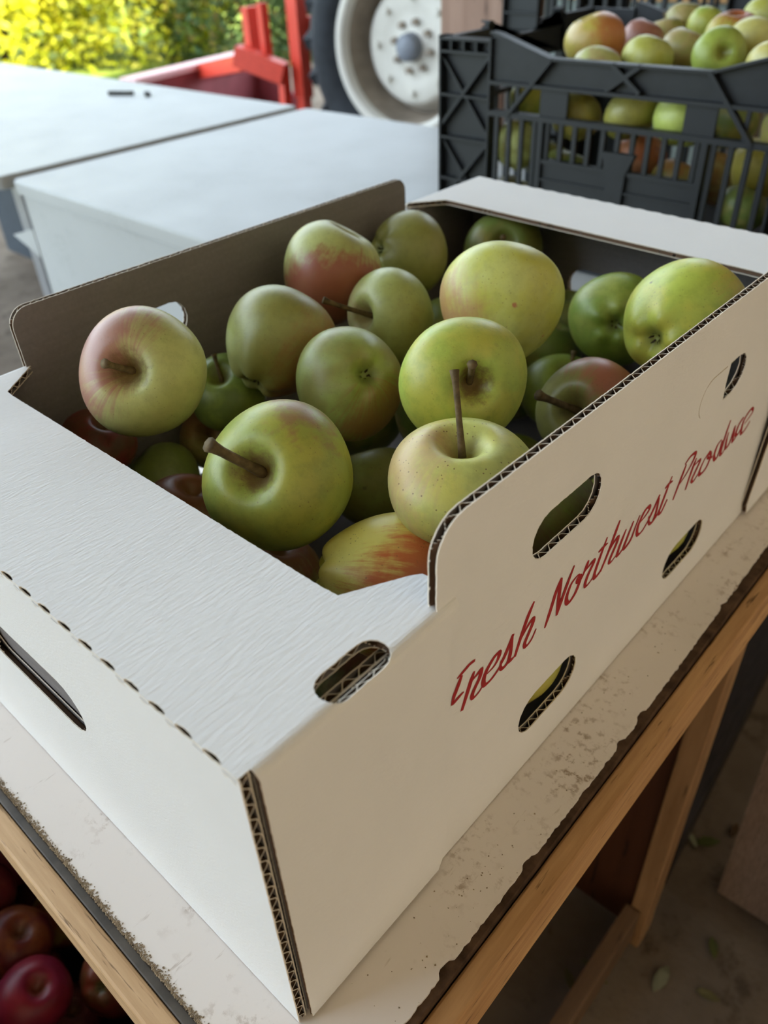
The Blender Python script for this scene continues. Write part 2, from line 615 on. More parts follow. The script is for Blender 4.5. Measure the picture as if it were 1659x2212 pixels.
def worktables():
    t = empty('white_worktable', (-0.8, 1.1, FLOOR_Z))
    tag(t, 'white worktable with boarded front behind the open box, carrying the black crate', 'table')
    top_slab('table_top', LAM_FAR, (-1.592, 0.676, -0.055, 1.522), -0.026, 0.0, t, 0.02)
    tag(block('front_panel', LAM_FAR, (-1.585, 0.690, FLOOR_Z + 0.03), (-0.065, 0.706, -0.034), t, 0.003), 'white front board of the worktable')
    block('end_panel', LAM_FAR, (-1.585, 0.707, FLOOR_Z + 0.03), (-1.570, 1.50, -0.034), t, 0.002)
    for x in (-1.55, -0.10):
        for y in (0.73, 1.46):
            block('leg', STEEL, (x - .02, y - .02, FLOOR_Z), (x + .02, y + .02, -0.0265), t, 0.003)
    extrude_poly('bracket', LAM_FAR, [(-1.586, -0.105), (-1.586, -0.165), (-1.69, -0.135)],
                 ((0, 0.689, 0), (1, 0, 0), (0, 0, 1), (0, 1, 0)), 0.03, t)
    a = empty('white_worktable', (-2.4, 1.1, FLOOR_Z))
    tag(a, 'white worktable standing open underneath, nearest the sunlit hedge', 'table')
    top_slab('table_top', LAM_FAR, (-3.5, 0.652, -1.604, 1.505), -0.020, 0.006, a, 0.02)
    for x in (-3.42, -1.66):
        for y in (0.73, 1.44):
            block('leg', STEEL, (x - .02, y - .02, FLOOR_Z), (x + .02, y + .02, -0.0205), a, 0.003)
    tag(block('added_dark_panel', plain('dark_space_board', (0.035, 0.045, 0.055), 0.6), (-3.40, 1.36, FLOOR_Z + 0.02), (-1.70, 1.376, -0.0205), a, 0.002), 'dark board added for the dark space underneath')  # dark board added to stand in for the dark space below the top
worktables()

# ================================================================ the open produce box
BH = 0.192                      # height of the end walls and the folded flaps
BT = 0.0045                     # thickness of the board
def x_left(y): return -0.334 - 0.05 * y     # outer face of the left side
def y_far(x): return 0.600 - 0.045 * x      # outer face of the far end

def bend_u(u, h, xr, xl, r, w, flare=0.0):
    """x, z for a strip bent down over both sides: u runs along x, bends at xr (right) and xl (left)"""
    x0, x1 = xr - r, xl + r
    if x1 <= u <= x0:
        return u, h - w
    if u > x0:
        s = u - x0; sg = 1; c = x0
    else:
        s = x1 - u; sg = -1; c = x1
    th = min(s / r, math.pi / 2)
    ex = (r - w) * math.sin(th); ez = (r - w) * math.cos(th)
    d = max(0, s - r * math.pi / 2)
    return c + sg * (ex - flare * d), h - r + ez - d

def flap_outline(xl, xr, r, drop):
    UR = xr - r + r * math.pi / 2 + drop
    UL = xl + r - r * math.pi / 2 - drop
    front = [(xl + 0.002, 0.0)]
    # perforated fold: slits every 15.6 mm
    slits = []
    c = -0.0145
    while c > xl + 0.02:
        slits.append(c); c -= 0.0156
    slits = slits[::-1]
    for c in slits:
        front += [(c - 0.0048, 0.0), (c - 0.0042, 0.0007), (c - 0.0012, 0.0013), (c + 0.0022, 0.0012), (c + 0.0046, 0.0006), (c + 0.0048, 0.0)]
    front += [(xr - 0.0042, 0.0)]
    right = [(xr - 0.0040, 0.0055), (xr + 0.002, 0.0058), (UR, 0.0058), (UR, 0.099), (UR - 0.013, 0.1055), (xr + 0.012, 0.1065),
             (xr + 0.006, 0.1085), (xr + 0.0015, 0.1115), (-0.006, 0.1135), (-0.013, 0.1146), (-0.0185, 0.1140), (-0.022, 0.1095)]
    inner = [(-0.0365, 0.0822), (-0.045, 0.0815), (xl + 0.034, 0.0815), (xl + 0.027, 0.0822), (xl + 0.006, 0.1085), (xl + 0.002, 0.1120)]
    left = [(xl - 0.002, 0.1115), (xl - 0.012, 0.1065), (UL + 0.013, 0.1055), (UL, 0.099), (UL, 0.0058), (xl - 0.002, 0.0058), (xl + 0.002, 0.0055)]
    return front + right + inner + left, slits

def bend_grid(xl, xr, r):
    g = []
    for x, sg in ((xr - r, 1), (xl + r, -1)):
        for k in range(-1, 8):
            s = r * math.pi / 2 * k / 6
            for j in range(30):
                g.append((x + sg * s, 0.008 + 0.0034 * j + 0.0001 * (k % 2)))
    return g

LETTERS = [
('F', [[(1149, 1396), (1203, 1404), (1244, 1411), (1283, 1404)], [(1184, 1389), (1156, 1339), (1131, 1297), (1115, 1246)], [(1118, 1248), (1162, 1257), (1203, 1261)]]),
('r', [[(1281, 1331), (1256, 1282), (1229, 1218), (1193, 1132)], [(1244, 1279), (1299, 1288), (1334, 1297), (1326, 1248), (1291, 1206), (1271, 1173), (1282, 1143), (1326, 1146), (1362, 1170)]]),
('e', [[(1387, 1221), (1442, 1225), (1478, 1255), (1479, 1291), (1437, 1290), (1382, 1248), (1360, 1200), (1370, 1155), (1415, 1146), (1460, 1158), (1492, 1176)]]),
('s', [[(1492, 1176), (1534, 1225), (1569, 1280), (1593, 1326)], [(1586, 1305), (1582, 1213), (1567, 1157), (1528, 1142), (1500, 1164), (1503, 1218)], [(1562, 1145), (1596, 1144), (1620, 1144)]]),
('h', [[(1763, 1417), (1717, 1350), (1668, 1245), (1625, 1135)], [(1672, 1235), (1719, 1276), (1764, 1297), (1770, 1264), (1735, 1208), (1709, 1166), (1724, 1131), (1772, 1143), (1809, 1192)]]),
('N', [[(1900, 1124), (1937, 1220), (1978, 1337), (2016, 1395)], [(2013, 1392), (2010, 1315), (2011, 1211), (2010, 1132)], [(2010, 1132), (2047, 1226), (2092, 1322), (2134, 1399)]]),
('o', [[(2217, 1276), (2185, 1288), (2131, 1269), (2100, 1208), (2106, 1159), (2136, 1134), (2190, 1159), (2222, 1215), (2224, 1261), (2197, 1264), (2196, 1241), (2227, 1227), (2261, 1258)]]),
('r', [[(2295, 1326), (2275, 1283), (2258, 1258)], [(2264, 1265), (2313, 1277), (2357, 1284), (2356, 1259), (2314, 1209), (2295, 1159), (2305, 1130), (2340, 1127), (2383, 1146)]]),
('t', [[(2484, 1366), (2448, 1292), (2408, 1203), (2394, 1149), (2412, 1120), (2450, 1126), (2471, 1139)], [(2400, 1313), (2450, 1316), (2501, 1314)]]),
('h', [[(2611, 1407), (2579, 1338), (2528, 1229), (2466, 1126)], [(2525, 1226), (2567, 1261), (2619, 1281), (2622, 1243), (2576, 1171), (2562, 1132), (2590, 1118), (2636, 1131)]]),
('w', [[(2720, 1276), (2687, 1217), (2655, 1138), (2675, 1114), (2721, 1130)], [(2803, 1284), (2765, 1211), (2731, 1141), (2751, 1117), (2812, 1143), (2843, 1211), (2877, 1281)]]),
('e', [[(2887, 1211), (2962, 1225), (3007, 1252), (2988, 1279), (2937, 1272), (2887, 1211), (2883, 1153), (2909, 1115), (2963, 1115), (3015, 1149)]]),
('s', [[(3018, 1145), (3079, 1220), (3124, 1290)], [(3122, 1264), (3121, 1167), (3096, 1105), (3045, 1119), (3017, 1191)], [(3096, 1105), (3159, 1131)]]),
('t', [[(3262, 1348), (3225, 1273), (3181, 1167), (3165, 1131), (3203, 1108), (3263, 1176)], [(3185, 1299), (3236, 1308), (3287, 1300)]]),
('P', [[(3462, 1330), (3416, 1230), (3363, 1111)], [(3435, 1341), (3497, 1366), (3572, 1358), (3577, 1318), (3510, 1249), (3414, 1203)]]),
('r', [[(3620, 1296), (3587, 1222), (3548, 1086)], [(3610, 1245), (3698, 1241), (3661, 1175), (3624, 1123), (3660, 1090), (3715, 1118)]]),
('o', [[(3854, 1233), (3775, 1194), (3738, 1127), (3770, 1088), (3850, 1097), (3887, 1166), (3854, 1218), (3835, 1185), (3925, 1146)]]),
('d', [[(4034, 1229), (3977, 1214), (3954, 1146), (3999, 1086), (4042, 1116), (4049, 1214)], [(4114, 1341), (4088, 1224), (4077, 1105), (4108, 1075), (4152, 1105)]]),
('u', [[(4142, 1234), (4139, 1170), (4165, 1094), (4222, 1114), (4247, 1235)], [(4247, 1235), (4268, 1129), (4284, 1091), (4347, 1113)]]),
('c', [[(4371, 1220), (4385, 1233), (4326, 1205), (4309, 1139), (4355, 1113), (4403, 1139)]]),
('e', [[(4450, 1154), (4570, 1195), (4522, 1243), (4420, 1205), (4415, 1118), (4447, 1076), (4519, 1091), (4566, 1122)]]),
]
def produce_box():
    root = empty('produce_box', (-0.18, 0.3, 0.0))
    tag(root, 'open white corrugated produce box with red script lettering, full of green apples', 'box')
    t = BT
    # bottom
    corrugated('bottom_panel', [(-0.334, 0.006), (-0.006, 0.006), (-0.006, 0.594), (-0.362, 0.606)], [],
               lambda u, v, w: Vector((u, v, 0.0006 + w)), t, CARD, root, True, ragged=False)
    # near flap with its side tabs
    xl, xr, r = x_left(0.05) - 0.0045, 0.0030, 0.005
    out, slits = flap_outline(xl, xr, r, BH - r - 0.0025)
    hole = stadium(0, 0, 0.0345, 0.0150)
    hole = [(-0.0045 + b, 0.0575 + a) for a, b in hole]
    def near_map(u, v, w):
        x, z = bend_u(u, BH, xr, xl, r, w)
        return Vector((x, v, z))
    corrugated('end_flap', out, [hole], near_map, t, CARD, root, False, grid=bend_grid(xl, xr, r), flute_step=0.004)
    # near end wall
    top = [(-0.0006, BH - 0.0006)]
    for c in slits[::-1]:
        top += [(c + 0.0048, BH - 0.0006), (c + 0.0044, BH - 0.0012), (c, BH - 0.0019), (c - 0.0044, BH - 0.0012), (c - 0.0048, BH - 0.0006)]
    top += [(-0.337, BH - 0.0006)]
    slot = stadium(-0.1845, 0.113, 0.105, 0.034)
    corrugated('end_panel', [(-0.337, 0.0006), (-0.0006, 0.0006)] + top, [slot],
               lambda u, v, w: Vector((u, w, v)), t, CARD, root, False)
    # inner layer of the near end, its slot sitting higher
    corrugated('inner_end_flap', [(-0.320, 0.006), (-0.012, 0.006), (-0.012, 0.178), (-0.320, 0.178)],
               [stadium(-0.1865, 0.1205, 0.110, 0.022)],
               lambda u, v, w: Vector((u, t + 0.0008 + w, v)), t, [KRAFT, KRAFT, EDGE, FLUTE], root, True)
    # inner layer folded along the lettered wall at the near corner, seen through the corner slot
    corrugated('inner_side_flap', [(0.014, 0.006), (0.098, 0.006), (0.098, 0.184), (0.014, 0.184)], [],
               lambda u, v, w: Vector((-t - 0.0007 - w, u, v)), t, [KRAFT, KRAFT, EDGE, FLUTE], root, True)
    # right side wall with the lettering
    def side_outline(y0, y1, yn, yf, z_lo, z_n, z_f, rc):
        o = [(y0, z_lo), (y1, z_lo), (y1, 0.185), (yf, 0.1855)]
        for k in range(7):
            a = math.radians(90 * k / 6)
            o.append((yf - rc + rc * math.cos(a), z_f - rc + rc * math.sin(a)))
        o.append(((yn + yf) / 2, (z_n + z_f) / 2))
        for k in range(7):
            a = math.radians(90 + 90 * k / 6)
            o.append((yn + rc + rc * math.cos(a), z_n - rc + rc * math.sin(a)))
        o += [(yn, 0.1855), (y0, 0.185)]
        return o
    so = side_outline(0.008, 0.594, 0.1005, 0.512, 0.0008, 0.2325, 0.2300, 0.017)
    half = [(0.3850, 0.1605), (0.398, 0.1605), (0.406, 0.163), (0.4115, 0.1675), (0.4135, 0.1735), (0.4115, 0.180), (0.406, 0.1850), (0.398, 0.1868), (0.384, 0.1868), (0.3835, 0.173)]
    arc = []
    for k in range(11):
        a = math.radians(92 + 140 * k / 10)
        arc.append((0.360 + 0.0138 * math.cos(a), 0.1735 + 0.0134 * math.sin(a)))
    arc = [(0.379, 0.1869)] + arc
    slit = arc + [(p[0] + 0.0006, p[1] - 0.0002 if i < 4 else p[1]) for i, p in reversed(list(enumerate(arc)))]
    slit = [(p[0], p[1] - (0.0006 if i >= len(arc) and i > len(slit) - 5 else 0)) for i, p in enumerate(slit)]
    holes = [stadium(0.2005, 0.1800, 0.0620, 0.0265), half, slit,
             stadium(0.2035, 0.0485, 0.0605, 0.030), stadium(0.3790, 0.0435, 0.0610, 0.029)]
    side = corrugated('side_panel', so, holes, lambda u, v, w: Vector((-w, u, v)), t, CARD, root, True)
    tag(side, 'white side wall with red script lettering and slots')
    # left side wall
    def left_map(u, v, w): return Vector((x_left(u) + w, u, v))
    lo = side_outline(0.008, 0.604, 0.1055, 0.4945, 0.0008, 0.2285, 0.2195, 0.012)
    corrugated('side_panel', lo, [stadium(0.2015, 0.182, 0.0620, 0.0265), stadium(0.380, 0.174, 0.062, 0.0265),
                                  stadium(0.2035, 0.0485, 0.0605, 0.030), stadium(0.3790, 0.0435, 0.0610, 0.029)],
               left_map, t, CARD, root, True)
    # far end wall and its inner layer
    def far_map(u, v, w): return Vector((u, y_far(u) - w, v))
    corrugated('end_panel', [(-0.362, 0.0006), (-0.0006, 0.0006), (-0.0006, BH - 0.0048), (-0.362, BH - 0.0048)],
               [stadium(-0.1875, 0.112, 0.105, 0.034)], far_map, t, CARD, root, False, ragged=False)
    corrugated('inner_end_flap', [(-0.1465, 0.006), (-0.010, 0.006), (-0.010, 0.178), (-0.1465, 0.178)], [],
               lambda u, v, w: far_map(u, v, w + t + 0.0006), t, [KRAFT, KRAFT, EDGE, FLUTE], root, True, ragged=False)
    # far flap, its right tab standing a little off the side wall
    xl2, xr2 = x_left(0.56) - 0.005, 0.0115
    out2, _ = flap_outline(xl2, xr2, r, BH - r - 0.0025)
    def far_flap(u, v, w):
        x, z = bend_u(u, BH, xr2, xl2, r, w, 0.0)
        if u > xr2: x -= 0.0075 * min(1, (BH - z) / BH)
        return Vector((x, y_far(x if x < 0 else 0) - v + 0.004, z))
    corrugated('end_flap', out2, [[(-0.0045 + b, 0.0575 + a) for a, b in stadium(0, 0, 0.0345, 0.0150)]], far_flap, t,
               CARD, root, False, grid=bend_grid(xl2, xr2, r), flute_step=0.004)
    # printed lettering, a thin film of ink on the side wall
    verts, faces = [], []
    lift = [0.0001]
    def ribbon(pts, w0, w1, w2):
        P = [Vector((a / 10000, b / 10000)) for a, b in pts]
        Q = []
        n = len(P)
        for i in range(n - 1):
            p0, p1, p2, p3 = P[max(i - 1, 0)], P[i], P[i + 1], P[min(i + 2, n - 1)]
            for k in range(5):
                s = k / 5
                Q.append(0.5 * ((2 * p1) + (p2 - p0) * s + (2 * p0 - 5 * p1 + 4 * p2 - p3) * s * s + (3 * p1 - p0 - 3 * p2 + p3) * s ** 3))
        Q.append(P[-1])
        m = len(Q); s0 = len(verts)
        for i, q in enumerate(Q):
            d = (Q[min(i + 1, m - 1)] - Q[max(i - 1, 0)]).normalized()
            # broad-nib pen held on a slant: down strokes heavy, up strokes fine
            nib = abs(d.y) * (1.0 if True else 0)
            f = i / (m - 1)
            w = (w0 + (w1 - w0) * min(1, f * 4)) if f < 0.25 else (w1 + (w2 - w1) * max(0, (f - 0.6) / 0.4))
            w *= 0.55 + 0.45 * nib
            nn = Vector((-d.y, d.x)) * w / 2
            for sg in (1, -1):
                verts.append(Vector((lift[0] + 0.00006 * f, q.x + sg * nn.x, q.y + sg * nn.y)))
        for i in range(m - 1):
            a = s0 + 2 * i
            faces.append((a, a + 1, a + 3, a + 2))
    for ch, strokes in LETTERS:
        for i, st in enumerate(strokes):
            big = ch in 'FNP'
            lift[0] = 0.00010 + 0.00008 * i
            if i == 0: ribbon(st, 0.0018, 0.0038, 0.0026)
            else: ribbon(st, 0.0022, 0.0036, 0.0014)
    o = mesh_obj('printed_lettering', verts, faces, INK, side)
    tag(o, 'red script lettering Fresh Northwest Produce')
    return root

# ================================================================ apples
def apple_mesh(seed, flat=0.90, cav=0.40, lobes=0.03, taper=0.10, nt=56, nr=40):
    rnd = random.Random(seed)
    ph = [rnd.uniform(0, 6.28) for _ in range(6)]
    tilt = (rnd.uniform(-.06, .06), rnd.uniform(-.06, .06))
    V, F = [], []
    def pt(f, th):
        s, c = math.sin(f), math.cos(f)
        rho = s * (1 + taper * c - 0.02 * math.cos(2 * f))
        k = (1 - c) / 2
        rho *= 1 + lobes * math.cos(5 * th + ph[0]) * k ** 2 + 0.022 * math.cos(2 * th + ph[1]) + 0.015 * math.cos(3 * th + ph[2]) + 0.012 * math.cos(th + ph[3]) * c
        z = flat * c * (1.0 if c > 0 else 1.06)
        z -= cav * math.exp(-(rho / 0.27) ** 2) * (1 if c > 0 else 0)
        if c <= 0:
            z += 0.27 * math.exp(-(rho / 0.22) ** 2) + 0.03 * math.cos(5 * th + ph[0]) * math.exp(-((rho - .4) / 0.2) ** 2) * (-1)
        x, y = rho * math.cos(th), rho * math.sin(th)
        z += tilt[0] * x + tilt[1] * y
        if c > 0:
            z += 0.02 * math.cos(3 * th + ph[4]) * s
        return (x, y, z)
    V.append(pt(1e-4, 0))
    for i in range(1, nr):
        f = math.pi * (i / nr)
        # denser rings near the poles
        f = f - 0.28 * math.sin(2 * f) * 0.5
        for j in range(nt):
            V.append(pt(f, 2 * math.pi * j / nt))
    V.append(pt(math.pi - 1e-4, 0))
    for j in range(nt):
        F.append((0, 1 + j, 1 + (j + 1) % nt))
    for i in range(nr - 2):
        a, b = 1 + i * nt, 1 + (i + 1) * nt
        for j in range(nt):
            k = (j + 1) % nt
            F.append((a + j, b + j, b + k, a + k))
    e = len(V) - 1; a = 1 + (nr - 2) * nt
    for j in range(nt):
        F.append((e, a + (j + 1) % nt, a + j))
    return V, F

_apple_meshes = {}
def apple_data(kind, small=False):
    key = (kind, small)
    if key not in _apple_meshes:
        par = [dict(flat=0.90, cav=0.42, taper=0.10), dict(flat=0.96, cav=0.36, taper=0.14, lobes=0.04), dict(flat=0.84, cav=0.38, taper=0.06, lobes=0.02),
               dict(flat=1.02, cav=0.34, taper=0.17, lobes=0.05), dict(flat=0.78, cav=0.46, taper=0.08, lobes=0.03)][kind]
        _apple_meshes[key] = apple_mesh(100 + kind, nt=(36 if small else 60), nr=(24 if small else 44), **par)
    return _apple_meshes[key]

STEM_M = plain('apple_stem', (0.125, 0.088, 0.042), 0.8, 0.2, 0.5, 6)
CALYX_M = plain('dry_calyx', (0.06, 0.042, 0.026), 0.9, 0.1, 0.5, 5)

def apple_skin(name, base, base2, blush=None, bdir=(0, 0, 1), lo=0.2, hi=0.8, amt=0.8, streak=0.5, specks=0.5, seed=0.0, russet=0.5, blotch=0.0, rough=0.40, gain=0.80, mottle=0.35, blotch_col=(0.13, 0.085, 0.045)):
    m = NT(name, rough, 0.45)
    tc = m.n('ShaderNodeTexCoord'); m.tc = tc
    mp = m.n('ShaderNodeMapping'); mp.inputs['Location'].default_value = (seed * 3.1, seed * 1.7, seed * 2.3)
    m.l(tc.outputs['Object'], mp.inputs['Vector'])
    v = mp.outputs['Vector']
    n1 = m.noise(1.6, v, 3, 0.5)
    col = m.mix(m.smooth(n1, 0.36, 0.64), base, base2)
    mott = m.math('MULTIPLY', m.smooth(m.noise(5.5, v, 5, 0.65), 0.42, 0.68), mottle)
    col = m.mix(mott, col, tuple(c * 0.62 for c in base))
    sep = m.n('ShaderNodeSeparateXYZ'); m.l(tc.outputs['Object'], sep.inputs[0])
    X, Y, Z = sep.outputs
    rho = m.math('SQRT', m.math('ADD', m.math('MULTIPLY', X, X), m.math('MULTIPLY', Y, Y)))
    ang = m.math('ARCTAN2', Y, X)
    if blush:
        d = Vector(bdir).normalized()
        dot = m.n('ShaderNodeVectorMath', operation='DOT_PRODUCT')
        nv = m.n('ShaderNodeVectorMath', operation='NORMALIZE')
        m.l(tc.outputs['Object'], nv.inputs[0]); m.l(nv.outputs[0], dot.inputs[0])
        dot.inputs[1].default_value = d
        # streaks follow the meridians
        comb = m.n('ShaderNodeCombineXYZ')
        m.l(m.math('MULTIPLY', ang, 5.0), comb.inputs[0]); m.l(m.math('MULTIPLY', Z, 0.7), comb.inputs[1])
        comb.inputs[2].default_value = seed
        st = m.noise(2.6, comb.outputs[0], 4, 0.6)
        cl = m.noise(3.0, v, 4, 0.6)
        f = m.math('ADD', dot.outputs['Value'], m.math('MULTIPLY', m.math('SUBTRACT', cl, 0.5), 0.9))
        f = m.math('ADD', f, m.math('MULTIPLY', m.math('SUBTRACT', st, 0.5), streak * 1.6))
        f = m.math('MULTIPLY', m.smooth(f, lo, hi), amt)
        col = m.mix(f, col, blush)
    # corky russet in the stem cavity, greenish skin around the calyx
    rn = m.noise(7, v, 5, 0.7)
    top = m.math('MULTIPLY', m.smooth(Z, 0.15, 0.45), m.math('SUBTRACT', 1.0, m.smooth(m.math('ADD', rho, m.math('MULTIPLY', m.math('SUBTRACT', rn, 0.5), 0.55)), 0.10, 0.38)))
    col = m.mix(m.math('MULTIPLY', top, russet), col, (0.20, 0.125, 0.05))
    bot = m.math('MULTIPLY', m.math('SUBTRACT', 1.0, m.smooth(Z, -0.75, -0.45)), m.math('SUBTRACT', 1.0, m.smooth(rho, 0.08, 0.26)))
    col = m.mix(m.math('MULTIPLY', bot, 0.7), col, (0.16, 0.19, 0.05))
    # lenticels and scab marks
    vo = m.n('ShaderNodeTexVoronoi'); vo.inputs['Scale'].default_value = 13
    m.l(v, vo.inputs['Vector'])
    dots = m.math('SUBTRACT', 1.0, m.smooth(vo.outputs['Distance'], 0.09, 0.19))
    keep = m.smooth(m.noise(3.7, v, 2), 0.40, 0.58)
    col = m.mix(m.math('MULTIPLY', m.math('MULTIPLY', dots, keep), specks), col, (0.19, 0.11, 0.045))
    vb = m.n('ShaderNodeTexVoronoi'); vb.inputs['Scale'].default_value = 2.3
    m.l(v, vb.inputs['Vector'])
    wob = m.math('ADD', vb.outputs['Distance'], m.math('MULTIPLY', m.math('SUBTRACT', m.noise(9, v, 4, .7), 0.5), 0.22))
    spot = m.math('SUBTRACT', 1.0, m.smooth(wob, 0.06, 0.13))
    col = m.mix(m.math('MULTIPLY', spot, blotch), col, blotch_col)
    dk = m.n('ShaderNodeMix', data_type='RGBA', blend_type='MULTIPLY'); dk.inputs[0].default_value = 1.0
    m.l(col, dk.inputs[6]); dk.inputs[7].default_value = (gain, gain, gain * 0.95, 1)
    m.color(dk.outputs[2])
    m.bump(m.noise(26, v, 3, .6), 0.05, 0.02)
    m.b.inputs['Subsurface Weight'].default_value = 0.0
    return m.m

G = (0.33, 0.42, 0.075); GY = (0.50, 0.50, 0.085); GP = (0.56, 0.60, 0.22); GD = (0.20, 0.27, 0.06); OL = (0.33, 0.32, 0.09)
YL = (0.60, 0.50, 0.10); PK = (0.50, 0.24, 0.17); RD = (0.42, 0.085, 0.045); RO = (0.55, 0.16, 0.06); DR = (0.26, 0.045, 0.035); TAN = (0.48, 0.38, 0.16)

def to_local(axis, wdir, spin=0.0):
    q = Vector((0, 0, 1)).rotation_difference(Vector(axis).normalized()) @ Matrix.Rotation(spin, 3, 'Z').to_quaternion()
    return q, (q.inverted() @ Vector(wdir)) if wdir else None

def apple(label, pos, R, axis, kind, skin, spin=0.0, stem=None, stem_end=None, calyx=True, small=False, group='apples in the white box', name='apple', stem_r=0.06, blush_world=None):
    """skin: dict for apple_skin or a ready material; stem: length in radii; stem_end: world point"""
    q, bl = to_local(axis, blush_world, spin)
    if isinstance(skin, dict):
        sk = dict(skin)
        if bl is not None: sk['bdir'] = tuple(bl)
        skin = apple_skin('skin_' + str(len(bpy.data.materials)), **sk)
    V, F = apple_data(kind, small)
    o = mesh_obj(name, V, F, skin, None, smooth=True)
    o.location = pos
    o.rotation_mode = 'QUATERNION'
    o.rotation_quaternion = q
    o.scale = (R, R, R)
    tag(o, label, 'apple', group)
    wm = world_of(o)
    z0 = 0.42
    if stem or stem_end:
        if stem_end:
            e = wm.inverted() @ Vector(stem_end)
        else:
            e = Vector((0.12 * math.cos(spin * 3), 0.12 * math.sin(spin * 3), z0 + stem))
        s = Vector((0, 0, z0))
        mid = (s + e) / 2 + Vector((0, 0, 0.10)) * (e - s).length
        P = []
        for k in range(9):
            a = k / 8
            P.append(s * (1 - a) ** 2 + mid * 2 * a * (1 - a) + e * a * a)
        rr = [stem_r * (1.15 - 0.5 * min(1, a / 0.3) * 0.6) for a in [k / 8 for k in range(9)]]
        rr[-2] = stem_r * 1.0; rr[-1] = stem_r * 1.35
        P[-1] = P[-1] 
        st = tube('stem', STEM_M, P, rr, None, 8)
        st.parent = o
    if calyx:
        cv, cf = [], []
        zb = -V[-1][2]
        zc = V[-1][2]
        for k in range(5):
            a = 2 * math.pi * k / 5
            r1, r2 = 0.045, 0.115
            b = len(cv)
            for da, rr_, zz in ((-.35, r1, zc + .02), (.35, r1, zc + .02), (.25, r2 * .7, zc - .09), (0.3 - .25 * (k % 3), r2 * (1 - .25 * (k % 2)), zc - .10 - .06 * (k % 2)), (-.25, r2 * .7, zc - .09), (0, r2 * .6, zc - .05)):
                cv.append((rr_ * math.cos(a + da), rr_ * math.sin(a + da), zz))
            cf += [(b, b + 1, b + 2, b + 5), (b + 5, b + 2, b + 3), (b + 5, b + 3, b + 4), (b, b + 5, b + 4)]
        cx = mesh_obj('calyx', cv, cf, CALYX_M, None)
        cx.parent = o
    return o

VIS = [(-0.2507, 0.1384, 0.2011, 0.037), (-0.2938, 0.2233, 0.137, 0.0292), (-0.2527, 0.2442, 0.1803, 0.0367), (-0.2918, 0.334, 0.1922, 0.0377), (-0.3106, 0.4466, 0.1713, 0.036), (-0.2249, 0.3272, 0.1771, 0.0341), (-0.1429, 0.3462, 0.2017, 0.04), (-0.283, 0.553, 0.149, 0.037), (-0.2148, 0.5634, 0.0953, 0.0326), (-0.1315, 0.495, 0.1412, 0.037), (-0.0482, 0.4206, 0.1869, 0.04), (-0.1838, 0.2412, 0.173, 0.0355), (-0.1062, 0.2557, 0.1931, 0.037), (-0.0566, 0.1921, 0.178, 0.0386), (-0.1385, 0.1401, 0.1748, 0.04), (-0.2983, 0.1551, 0.0903, 0.0321), (-0.3083, 0.2136, 0.0977, 0.025), (-0.1968, 0.2743, 0.0676, 0.036), (-0.0716, 0.1479, 0.1302, 0.0378), (-0.1477, 0.4483, 0.089, 0.034), (-0.0738, 0.359, 0.1359, 0.037), (-0.3046, 0.1238, 0.1393, 0.0242)]
def neg(a): return tuple(-c for c in a)
CL = neg(RIGHT)          # blush directions given in world space: left, up, right as seen from the table corner
